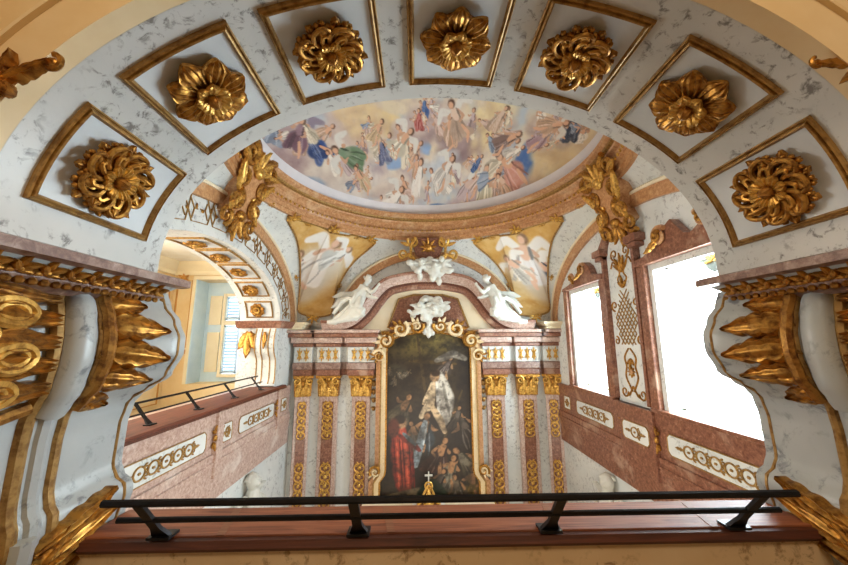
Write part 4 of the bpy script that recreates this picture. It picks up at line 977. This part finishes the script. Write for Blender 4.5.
# angels on the pediment
def angel(s, label, dx=0):
    t = thing('angel_statue', (AX + s * 1.75, 7.85, .5), label, 'statue', 'white angels on the pediment')
    P = lambda x, z, d=0: (AX + s * (x + dx), 7.86 - d, z)
    def limb(m, pts, r0, r1): m.tube([P(*p) for p in pts], lambda q: r0 + (r1 - r0) * q, 9)
    m = MB()
    m.ell(P(1.36, 1.42, .04), (.085, .095, .11), 12, 9); m.ell(P(1.30, 1.40, .1), (.03, .03, .025), 6, 5)     # head, nose side
    limb(m, [(1.39, 1.36, .02), (1.45, 1.26, .02)], .05, .06)
    limb(m, [(1.44, 1.25, .03), (1.52, 1.08, .05), (1.6, .9, .04), (1.66, .8, .03)], .13, .17)                # torso
    limb(m, [(1.38, 1.2, .12), (1.26, 1.08, .18), (1.2, 1.12, .22)], .06, .045); limb(m, [(1.2, 1.12, .22), (1.12, 1.24, .2)], .042, .03)
    m.ell(P(1.10, 1.27, .2), (.04, .035, .05), 8, 6)
    limb(m, [(1.5, 1.2, -.05), (1.34, 1.0, .1), (1.2, .96, .16)], .055, .04); m.ell(P(1.16, .96, .17), (.045, .035, .035), 8, 6)
    limb(m, [(1.66, .8, .08), (1.5, .66, .26), (1.42, .62, .28)], .13, .1); limb(m, [(1.42, .62, .26), (1.66, .52, .2), (1.95, .44, .12)], .09, .05)
    limb(m, [(1.68, .78, 0), (1.9, .6, .1), (2.1, .46, .1)], .13, .06); m.ell(P(2.16, .44, .12), (.09, .045, .04), 8, 6); m.ell(P(2.0, .42, .14), (.08, .045, .04), 8, 6)
    b = m.build('body', STUC, t); remesh(b, .02, 2)
    m = MB(); rnd = random.Random(3)
    for k in range(9):
        q = k / 8; x0, z0 = 1.5 + .1 * q, .98 - .1 * q
        limb(m, [(x0, z0, .16 - .1 * q), (1.5 + .25 * q, .78 - .1 * q, .3 - .16 * q), (1.45 + .62 * q, .6 - .2 * q + .03 * sin(k * 2), .3 - .12 * q), (1.62 + .62 * q, .46 - .04 * q, .2)], .055, .05)
    limb(m, [(1.45, 1.2, .1), (1.6, 1.05, .16), (1.68, .85, .16)], .06, .07)
    limb(m, [(1.62, .86, .16), (1.78, .98, .1), (1.98, .86, .02), (2.14, .6, .05)], .06, .05)
    r = m.build('robe', STUC, t); remesh(r, .02, 1)
    m = MB()
    for k in range(16): a = rnd.uniform(0, 2 * pi); m.ell(P(1.385 + .07 * cos(a), 1.46 + .05 * sin(a), .0 + rnd.uniform(-.06, .06)), (.035, .035, .035), 6, 5)
    h = m.build('hair', STUC, t); remesh(h, .016, 1)
    for k, (a, L, d) in enumerate(((rad(136), .74, -.1), (rad(118), .62, -.2))):
        o = P(1.52, 1.18, d); yd = V((s * sin(a), 0, cos(a))); xd = V((cos(a), 0, -s * sin(a))) if s > 0 else V((-cos(a), 0, -sin(a)))
        zd = xd.cross(yd); M = axes(o, xd if zd.y < 0 else -xd, yd, zd if zd.y < 0 else -zd)
        m = MB(); leaf(m, L, .3, M, 1, .05, .0, .03, .02, 10, 14)
        for f in range(5): leaf(m, L * (.62 - .07 * f), .085, M @ tr((-.10 if s > 0 else .10) * (.4 + f * .15), .2 + f * .13 * L, .03) @ rz((.5 if s > 0 else -.5)), 1, .02, .01)
        m.build('wing', STUC, t)
    return t
angel(-1, 'white stucco angel leaning on the left slope of the red pediment', .04); angel(1, 'white stucco angel leaning on the right slope of the red pediment', -.02)

# altar table with cross
t = thing('altar_table', (0.04, 7.75, -5), 'altar table below the dark painting, mostly hidden by the wooden ledge', 'altar')
m = MB(); m.box(-1.2, 1.28, 7.4, 8.15, -5, -3.42); m.build('block', RED, t, False, .02)
m = MB(); m.box(-1.35, 1.43, 7.32, 8.15, -3.42, -3.36); m.build('top', CREAML, t, False, .01)
m = MB(); m.box(-.3, .38, 7.30, 7.9, -3.36, -3.34); m.box(-.3, .38, 7.29, 7.31, -3.7, -3.34); tag(m.build('altar_cloth', CLOTH, None, False), 'white linen cloth on the altar table under the golden cross stand', 'cloth')
t = thing('altar_cross', (.04, 7.6, -3.34), 'pale cross on an openwork golden stand in front of the altar painting', 'cross')
C0 = lambda x, z: (.04 + x, 7.6, z)
m = MB(); m.box(-.21, .29, 7.5, 7.7, -3.34, -3.3); m.build('foot', GOLDB, t, False, .01)
for sg in (-1, 1):
    m = MB(); m.tube([C0(sg * .22, -3.3), C0(sg * .13, -3.24), C0(sg * .1, -3.1), C0(sg * .05, -3.0), C0(0, -2.93)], lambda q: .03 * (1 - .3 * q), 7); scroll(m, (sg * .17, -3.2), .06, rad(-90), sg * 1.2, .018, axes((.04, 7.6, 0), (1, 0, 0), (0, 0, 1), (0, -1, 0)), 0); m.build('scroll_foot', GOLDB, t)
    m = MB(); m.tube([C0(sg * .17, -3.24), C0(sg * .155, -3.12)], lambda q: .025 * (1 - q * .8), 6); m.build('finial', GOLDB, t)
m = MB(); m.tube([C0(.07 * cos(a), -2.95 + .07 * sin(a)) for a in [2 * pi * k / 16 for k in range(16)]], .022, 6, None, True); m.build('openwork_ring', GOLDB, t)
m = MB(); m.lathe([(.0, -3.3), (.11, -3.3), (.12, -3.2), (.05, -3.1), (.04, -3.0), (0, -2.98)], 14, tr(.04, 7.6)); m.build('stem', GOLDB, t)
m = MB(); m.box(.027, .053, 7.59, 7.61, -2.92, -2.68); m.box(-.04, .12, 7.588, 7.612, -2.765, -2.735); m.build('cross', STUC, t, False)

# ================================================================== right wall
R3 = lambda y, z, h: (3.2 - h, y, z)
def rprism(poly, h0, h1): 
    return MB().prism([(-y, z) for y, z in poly], h0, h1, axes((3.2, 0, 0), (0, -1, 0), (0, 0, 1), (-1, 0, 0)))
def window(n, ya, yb, za, zb, label):
    o = MB().box(3.5, 3.52, ya, yb, za, zb).build('window_%d' % n, DAY, None, False); struct(o, label)
    fr = MB(); w = .07
    for a in ((ya, ya + w, za, zb), (yb - w, yb, za, zb), (ya, yb, zb - w, zb), (ya, yb, za, za + .03)): fr.box(3.42, 3.5, *a)
    fr.build('window_frame', CREAML, o, False, .005)
    yc = (ya + yb) / 2; hw = (yb - ya) / 2
    m = MB(); m.prism([(-y, z) for y, z in ((yc - hw * .45, zb), (yc + hw * .45, zb), (yc + hw * .4, zb - .08), (yc + hw * .2, zb - .1), (yc + hw * .12, zb - .2), (yc, zb - .26), (yc - hw * .12, zb - .2), (yc - hw * .2, zb - .1), (yc - hw * .4, zb - .08))], 0, .04, axes((3.48, 0, 0), (0, -1, 0), (0, 0, 1), (-1, 0, 0))); m.build('scalloped_pelmet', PELM, o, False)
    M = axes((3.43, yc, zb - .1), (0, -1, 0), (0, 0, 1), (-1, 0, 0)); m = MB(); spray(m, 5, .17, .05, 3.6, M, .01, .01, 3); m.build('gilded_spray', GOLDB, o)
    M = axes((3.495, yc + .02, (za + zb) / 2 + .28), (0, -1, 0), (0, 0, 1), (-1, 0, 0)); m = MB()
    for k in range(7): leaf(m, .13, .045, M @ rz(k * 2 * pi / 7) @ tr(0, .03), 3, .006, .0, 0, .004, 4, 6)
    m.build('gilded_glass_flower', GOLDB, o)
window(1, 3.2, 4.78, -.95, 1.06, 'large bright window beside the right pier')
window(2, 6.04, 7.38, -.95, 1.06, 'bright window near the altar end of the right wall')
def surround(ya, yb, ped, label, scr):
    t = thing('window_surround', (3.17, (ya + yb) / 2, -.95), label, 'window surround', 'red marble window surrounds')
    for a in ((ya - .17, ya - .005), (yb + .005, yb + .17)):
        m = MB(); m.box(3.1, 3.2, *a, -.99, 1.065); m.build('jamb', RED, t, False, .012)
    m = MB(); m.box(3.08, 3.2, ya - .17, yb + .17, -1.0, -.95); m.build('sill', RED, t, False, .012)
    m = MB()
    for a in ((ya, ya + .09, -.95, .97), (yb - .09, yb, -.95, .97), (ya, yb, .97, 1.06)): m.box(3.17, 3.23, *a)
    m.build('pale_architrave', WHITE, t, False)
    rprism(ped, 0, .13).build('broken_pediment', RED, t, False, .012)
    for y, z, r, a, d in scr:
        M = axes(R3(y, z, .13), (0, -1, 0), (0, 0, 1), (-1, 0, 0))
        m = MB(); scroll(m, (0, 0), r, a, d, r * .3, M, .03); m.build('volute', TERRA, t)
        m = MB(); leaf(m, r * 2.2, r, M @ tr(0, -.02, .04) @ rz(2.2 * (1 if d > 0 else -1)), 4, .04, .05); scroll(m, (0, 0), r * .55, a, d, r * .22, M, .07); m.build('gilded_leaf', GOLD, t)
half1 = [(4.95, 1.06), (4.95, 1.16), (4.72, 1.18), (4.54, 1.27), (4.42, 1.3), (4.32, 1.45), (4.14, 1.54), (4.05, 1.42), (3.95, 1.3), (3.85, 1.27)]
pedn = half1 + [(3.8, 1.29), (3.7, 1.34), (3.6, 1.5), (3.45, 1.45), (3.3, 1.25), (3.03, 1.16), (3.03, 1.06)]
surround(3.2, 4.78, pedn, 'red marble surround with scrolled broken pediment round the large bright window', [(4.32, 1.36, .13, rad(40), 1.4), (3.62, 1.38, .12, rad(140), -1.4)])
pedf = [(7.55, 1.06), (7.5, 1.12), (7.2, 1.16), (7.0, 1.2), (6.85, 1.3), (6.7, 1.24), (6.6, 1.3), (6.45, 1.5), (6.3, 1.4), (6.2, 1.22), (5.87, 1.16), (5.87, 1.06)]
surround(6.04, 7.38, pedf, 'red marble surround with scrolled broken pediment round the far bright window', [(6.5, 1.36, .12, rad(40), 1.4), (6.95, 1.26, .1, rad(140), -1.4)])
# tall pale panel between the windows
t = thing('gilded_wall_panel', (3.18, 5.41, -.95), 'tall pale marble panel with gilt trellis and scrolls between the bright windows', 'panel')
rprism([(5.86, -.95), (5.86, 1.25), (5.72, 1.62), (5.6, 1.78), (5.41, 1.84), (5.22, 1.78), (5.1, 1.62), (4.96, 1.25), (4.96, -.95)], 0, .03).build('marble_field', WHITE, t, False)
for ya in (4.96, 5.8):
    m = MB(); m.box(3.09, 3.2, ya, ya + .06, -.95, 1.5); m.build('red_strip', RED, t, False)
for sg, yb in ((-1, 4.93), (1, 5.9)):
    m = MB(); m.box(3.02, 3.2, yb - .14, yb + .14, 1.46, 1.58); m.box(3.05, 3.2, yb - .1, yb + .1, 1.38, 1.46); m.build('capital', RED, t, False, .015)
    yb2 = 5.41 + sg * .2
    rprism([(yb + sg * .1, 1.58), (5.41 + sg * .14, 2.02), (5.41 + sg * .02, 2.0), (5.41 + sg * .05, 1.86), (5.41 + sg * .25, 1.75), (yb - sg * .1, 1.5)], 0, .1).build('curved_rib', RED, t, False, .015)
B0 = axes(R3(5.41, 0, .034), (0, -1, 0), (0, 0, 1), (-1, 0, 0))
m = MB()
for k in range(-4, 5):
    for sg in (-1, 1):
        P = [(x, z) for x, z in [(.09 * k + sg * q * .045, .25 + q * .055) for q in range(-12, 13)] if abs(x) < .30 - abs(z - .27) * .32 and -.13 < z < .82]
        if len(P) > 2: m.tube([(B0 @ V((x, z, .004))) for x, z in P], .009, 4)
m.build('gilt_trellis', GLINE, t)
m = MB()
for sg in (-1, 1):
    m.tube([B0 @ V((sg * x, z, .006)) for x, z in spline([(.02, -.14, 0), (.12, -.3, 0), (.13, -.5, 0), (.05, -.62, 0), (.0, -.66, 0)], 1) and [(p.x, p.y) for p in spline([(.02, -.14, 0), (.14, -.28, 0), (.11, -.42, 0), (.15, -.58, 0), (.06, -.74, 0), (.02, -.8, 0)], 24)]], .014, 5)
    scroll(m, (sg * .22, -.82), .09, rad(180 if sg > 0 else 0), sg * 1.2, .016, B0, .006); m.tube([B0 @ V((sg * x, z, .006)) for x, z in ((.0, -.72), (.1, -.86), (.22, -.9))], .014, 5)
    scroll(m, (sg * .28, .56), .09, rad(-90), sg * 1.2, .016, B0, .006); scroll(m, (sg * .3, -.02), .07, rad(90), sg * 1.2, .014, B0, .006)
    m.tube([B0 @ V((sg * p.x, p.y, .006)) for p in spline([(.02, .84, 0), (.12, .98, 0), (.05, 1.1, 0), (.2, 1.3, 0), (.28, 1.2, 0)], 20)], .013, 5); scroll(m, (sg * .16, 1.42), .1, rad(-90), sg * 1.3, .016, B0, .006)
m.build('gilt_scrolls', GOLD, t)
m = MB(); spray(m, 5, .32, .08, 1.8, B0 @ tr(0, 1.1), .03, .02, 4); spray(m, 3, .2, .08, 1.6, B0 @ tr(0, .84), .03, .02, 3); spray(m, 3, .18, .06, 1.5, B0 @ tr(0, -.3) @ rz(pi), .02, .02, 3)
for k in range(8): leaf(m, .09, .05, B0 @ tr(0, -.5) @ rz(k * pi / 4), 3, .015, .01)
m.build('gilt_leaves', GOLD, t)
m = MB(); m.ell((0, -.5, .01), (.05, .05, .03), 8, 6, B0); m.build('terracotta_boss', TERRA, t)

# white stucco cherubs low on the side walls
def cherub(x, y, z, s, label):
    t = thing('cherub_relief', (x, y, z - .4), label, 'sculpture', 'stucco cherubs on the lower side walls'); m = MB()
    m.ell((x, y, z), (.12, .12, .14), 14, 10); m.ell((x - s * .11, y - .06, z - .02), (.03, .03, .03), 6, 5)
    m.tube([(x, y, z - .12), (x + s * .01, y + .02, z - .25), (x, y, z - .5)], lambda q: .1 + .08 * q, 9)
    m.tube([(x, y - .14, z - .25), (x - s * .1, y - .26, z - .4), (x - s * .12, y - .14, z - .5)], .055, 8); m.tube([(x, y + .14, z - .25), (x - s * .06, y + .3, z - .36), (x, y + .36, z - .5)], .055, 8)
    b = m.build('body', STUC, t); remesh(b, .02, 2)
    m = MB(); rnd = random.Random(2)
    for k in range(44): a = rnd.uniform(0, 2 * pi); e = rnd.uniform(.15, 1.5); m.ell((x + s * .02 + .12 * cos(a) * cos(e), y + .02 + .12 * sin(a) * cos(e), z + .13 * sin(e)), (.036, .036, .034), 6, 5)
    h = m.build('hair', STUC, t); remesh(h, .02, 1)
    for sg in (-1, 1):
        m = MB(); leaf(m, .42, .18, axes((x + s * .05, y + sg * .12, z - .22), (0, .25 * 1, -.97 * sg) if False else (0, .1, -sg), (0, sg, .1), (-s, 0, 0)), 4, .04, .03); m.build('wing', STUC, t)
cherub(-3.05, 6.5, -2.42, -1, 'white stucco cherub head above the near railing, below the left parapet')
cherub(3.05, 6.25, -2.42, 1, 'white stucco cherub head above the near railing, below the right parapet')

# ================================================================== cream room behind the left gallery arch
RX0, RX1, RY0, RY1, RZ0, RZ1 = -6.6, -4.06, 2.0, 9.0, -1.75, 2.08
WX0, WX1, WZ0, WZ1 = -6.02, -4.35, -1.05, 1.62        # window niche in the end wall
m = MB()
for a in ((RX0 - .2, WX0, RZ0, RZ1 + .3), (WX1, RX1 + .3, RZ0, RZ1 + .3), (WX0, WX1, RZ0, WZ0), (WX0, WX1, WZ1, RZ1 + .3)): m.box(a[0], a[1], RY1, RY1 + .5, a[2], a[3])
struct(m.build('wall_end', CREAM, smooth=False))
m = MB()
for a in ((RY0, 2.6, -.6, 1.7), (4.0, 4.7, -.6, 1.7), (6.1, RY1 + .2, -.6, 1.7), (RY0, RY1 + .2, RZ0, -.6), (RY0, RY1 + .2, 1.7, RZ1 + .3)): m.box(RX0 - .2, RX0, *a)
struct(m.build('wall_outer', CREAM, smooth=False))
for k, (a, b) in enumerate(((2.6, 4.0), (4.7, 6.1))):
    o = MB().box(RX0 - .16, RX0 - .14, a, b, -.6, 1.7).build('window_%d' % (4 + k), DAY, None, False); struct(o)
    m = MB()
    for c_ in ((a, a + .06, -.6, 1.7), (b - .06, b, -.6, 1.7), ((a + b) / 2 - .03, (a + b) / 2 + .03, -.6, 1.7), (a, b, .5, .56)): m.box(RX0 - .14, RX0 - .08, *c_)
    m.build('window_frame', CREAML, o, False)
m = MB(); m.box(RX0 - .2, RX1, RY0 - .2, RY0, RZ0, RZ1 + .3); struct(m.build('wall_gallery_end', CREAM, smooth=False))
m = MB(); m.box(RX0 - .2, RX1, RY0 - .2, RY1 + .5, RZ1, RZ1 + .2); struct(m.build('ceiling_gallery', CEIL, smooth=False))
m = MB(); m.box(RX0 - .2, RX1, RY0 - .2, RY1 + .5, RZ0 - .1, RZ0); struct(m.build('floor_gallery', FLOORM, smooth=False))
prof = [(0, 0), (.05, 0), (.07, .1), (.16, .2), (.2, .3), (.22, .34), (0, .34)]
m = MB(); m.sweep(prof, [((RX0, RY0, 1.74), (1, 0, 0), (0, 0, 1)), ((RX0, RY1, 1.74), (1, -1, 0), (0, 0, 1)), ((RX1, RY1, 1.74), (0, -1, 0), (0, 0, 1))]); struct(m.build('trim_6', CREAML, auto=30))
m = MB(); m.sweep([(0, 0), (.03, 0), (.04, .04), (0, .06)], [((RX0, RY0, -.2), (1, 0, 0), (0, 0, 1)), ((RX0, RY1, -.2), (1, -1, 0), (0, 0, 1)), ((WX0 - .02, RY1, -.2), (0, -1, 0), (0, 0, 1))]); struct(m.build('trim_7', CREAML, auto=30))
# ochre painted panel lines and frieze ornaments on the cream walls
def wframe(poly, fr, label):
    o = MB().tube([fr(*p) for p in poly], .022, 5, None, True).build('painted_panel_line', OCHRE); tag(o, label, 'wall panel', 'ochre panel outlines in the cream room')
ef = lambda x, z: (x, RY1 - .005, z); of = lambda y, z: (RX0 + .005, y, z)
wframe([(-6.5, -.3), (-6.12, -.3), (-6.12, 1.6), (-6.5, 1.6)], ef, 'tall narrow ochre outline left of the shuttered window')
wframe([(7.75, -.05), (8.85, -.05), (8.85, 1.6), (7.75, 1.6)], of, 'ochre outline on the cream side wall near the room corner')
wframe([(7.75, -1.5), (8.85, -1.5), (8.85, -.35), (7.75, -.35)], of, 'low ochre outline on the cream side wall under the dado moulding')
wframe([(6.4, -1.5), (7.4, -1.5), (7.4, -.35), (6.4, -.35)], of, 'low ochre outline on the cream side wall behind the gallery railing')
for k, (x, y, lb) in enumerate(((-6.35, 8.97, 'ochre painted flower under the cornice in the cream room corner'),)):
    M = axes((x, y, 1.66), (1, 0, 0), (0, 0, 1), (0, -1, 0)); m = MB()
    for q in range(6): leaf(m, .16, .09, M @ rz(q * pi / 3), 3, .02, .02)
    tag(m.build('ochre_flower', OCHRE), lb, 'ornament')
# shuttered window in its pale blue niche
m = MB(); m.box(WX0, WX1, RY1 + .5, RY1 + .6, WZ0, WZ1); struct(m.build('wall_window_niche', BLUE, smooth=False))
for sx0, sx1, nm in ((WX0 - .01, WX0 + .02, 'l'), (WX1 - .02, WX1 + .01, 'r')):
    m = MB(); m.box(sx0, sx1, RY1 - .02, RY1 + .5, WZ0, WZ1); struct(m.build('trim_8', BLUE, smooth=False))
m = MB(); m.box(WX0 - .06, WX1 + .06, RY1 - .05, RY1 - .001, WZ1, WZ1 + .09); m.box(WX0 - .08, WX0, RY1 - .04, RY1 - .001, WZ0, WZ1); struct(m.build('trim_9', CREAML, smooth=False))
m = MB()
for z0, z1 in ((-.8, .25), (.45, 1.25)):
    m.box(WX0 + .12, WX0 + .45, RY1 + .47, RY1 + .505, z0, z1)
struct(m.build('trim_10', CREAML, smooth=False, bevel=.01))
o = MB().box(-5.42, -4.6, RY1 + .46, RY1 + .47, -.85, 1.22).build('window_3', DAYC, None, False); struct(o, 'window with white louvred shutters in the cream room')
m = MB()
for a in ((-5.5, -5.42, -.93, 1.3), (-4.6, -4.52, -.93, 1.3), (-5.42, -4.6, 1.22, 1.3), (-5.42, -4.6, -.93, -.85), (-5.42, -4.6, .44, .56)): m.box(a[0], a[1], RY1 + .38, RY1 + .5, a[2], a[3])
m.build('window_frame', CREAML, o, False, .008)
for z0, z1 in ((-.83, .42), (.58, 1.2)):
    for x0, x1 in ((-5.4, -5.02), (-5.0, -4.62)):
        m = MB()
        for a in ((x0, x0 + .04, z0, z1), (x1 - .04, x1, z0, z1), (x0, x1, z0, z0 + .04), (x0, x1, z1 - .04, z1)): m.box(a[0], a[1], RY1 + .39, RY1 + .43, a[2], a[3])
        sh = m.build('shutter', BLUE, o, False); m = MB(); n = int((z1 - z0 - .08) / .085)
        for k in range(n):
            z = z0 + .06 + k * .085; m.box(-.17, .17, -.03, .03, -.004, .004, tr((x0 + x1) / 2, RY1 + .41, z) @ Matrix.Rotation(rad(-38), 4, 'X'))
        m.build('louvre_slats', BLUE, sh, False)
# console pier at the far jamb of the left gallery arch
t = thing('scroll_console', (-3.6, 7.4, -.95), 'small white scroll console with gilded leaf at the far end of the left gallery', 'console')
m = MB(); m.sweep([(0, .28), (.12, .28), (.17, .36), (.2, .43), (0, .43)], [((-4.06, 7.54, 0), (0, -1, 0), (0, 0, 1)), ((-3.2, 7.54, 0), (.6, -1, 0), (0, 0, 1)), ((-3.18, 7.9, 0), (1, 0, 0), (0, 0, 1))]); m.build('impost', RED, t, auto=30)
m = MB(); m.sweep([(0, .28)] + [(.04 + .16 * bk(z * .9), z) for z in [.28 - 1.2 * k / 20 for k in range(21)]] + [(0, -.95)], [((-3.62, 7.56, 0), (0, -1, 0), (0, 0, 1)), ((-3.22, 7.56, 0), (0, -1, 0), (0, 0, 1))]); m.build('bracket', WHITE, t, auto=50)
for bx_ in (-3.62, -3.5, -3.34, -3.22):
    m = MB(); m.tube([(bx_, 7.555 - .04 - .16 * bk(z * .9), z) for z in [.27 - 1.15 * k / 24 for k in range(25)]], .013, 5); m.build('gilt_line', GLINE, t)
M = axes((-3.8, 7.46, .2), (1, 0, 0), (0, 0, -1), (0, -1, 0)); m = MB(); spray(m, 3, .55, .26, .9, M, .06, .06); m.build('gilded_leaf', GOLD, t)
M = axes((-3.42, 7.36, .2), (1, 0, 0), (0, 0, -1), (0, -1, 0)); m = MB(); leaf(m, .36, .12, M, 4, .04, .03); m.build('gilded_leaf', GOLD, t)

# ================================================================== camera's own gallery
m = MB(); m.box(-4.6, 4.6, -4, 1.9, -1.85, -1.75); struct(m.build('floor_near', FLOORM, smooth=False))
m = MB(); m.box(-4.6, 4.6, -4, 1.26, 3.0, 3.1); struct(m.build('ceiling_near', CREAM, smooth=False))
for s in (-1, 1):
    m = MB(); m.box(*sorted((s * 4.5, s * 4.6)), -4, 1.2, -1.75, 3.0); struct(m.build('wall_near', CREAM, smooth=False))

m = MB()
m.box(-4.6, 4.6, -4.1, -3.9, -1.75, 3.0)
struct(m.build('wall_rear', CREAM, smooth=False)); 
# ================================================================== light
W = bpy.data.worlds.new('sky'); SC.world = W; W.use_nodes = True
bg = W.node_tree.nodes['Background']; bg.inputs[0].default_value = (.72, .82, 1, 1); bg.inputs[1].default_value = .6
def area(name, loc, rot, sx, sy, power, col):
    l = bpy.data.lights.new(name, 'AREA'); l.shape = 'RECTANGLE'; l.size = sx; l.size_y = sy; l.energy = power; l.color = col
    o = bpy.data.objects.new(name, l); COL.objects.link(o); o.location = loc; o.rotation_euler = rot; return o
COOL = (.72, .89, 1.0); WARM = (1, .82, .6)
area('window_daylight', (3.495, 3.99, .05), (0, rad(90), 0), 1.9, 1.45, 180, COOL)
area('window_daylight', (3.495, 6.71, .05), (0, rad(90), 0), 1.9, 1.2, 125, COOL)
area('gallery_daylight', (-6.72, 3.3, .55), (0, rad(-90), 0), 2.2, 1.3, 140, (1, .98, .94))
area('gallery_daylight', (-6.72, 5.4, .55), (0, rad(-90), 0), 2.2, 1.3, 140, (1, .98, .94))
area('gallery_lamp', (0, -1.2, 2.7), (rad(20), 0, 0), 2.5, 1.2, 86, WARM)
area('altar_fill_light', (0, 2.3, -3.2), (rad(115), 0, 0), 3.6, 1.2, 92, (1, .86, .68))  # added fill light, unseen below the ledge, aimed up to brighten the altar

# ================================================================== camera
cd = bpy.data.cameras.new('camera'); cam = bpy.data.objects.new('camera', cd); COL.objects.link(cam)
cd.sensor_width = 36; cd.lens = 36 * 340 / 848; cd.clip_start = .02
cam.location = (-.2, 0, 0); cam.rotation_euler = (rad(90 + 9.68), rad(.3), rad(-1.2)); SC.camera = cam
SC.view_settings.view_transform = 'Standard'; SC.view_settings.look = 'None'; SC.view_settings.gamma = 1; SC.view_settings.exposure = 0
SC.cycles.max_bounces = 8; SC.cycles.diffuse_bounces = 5
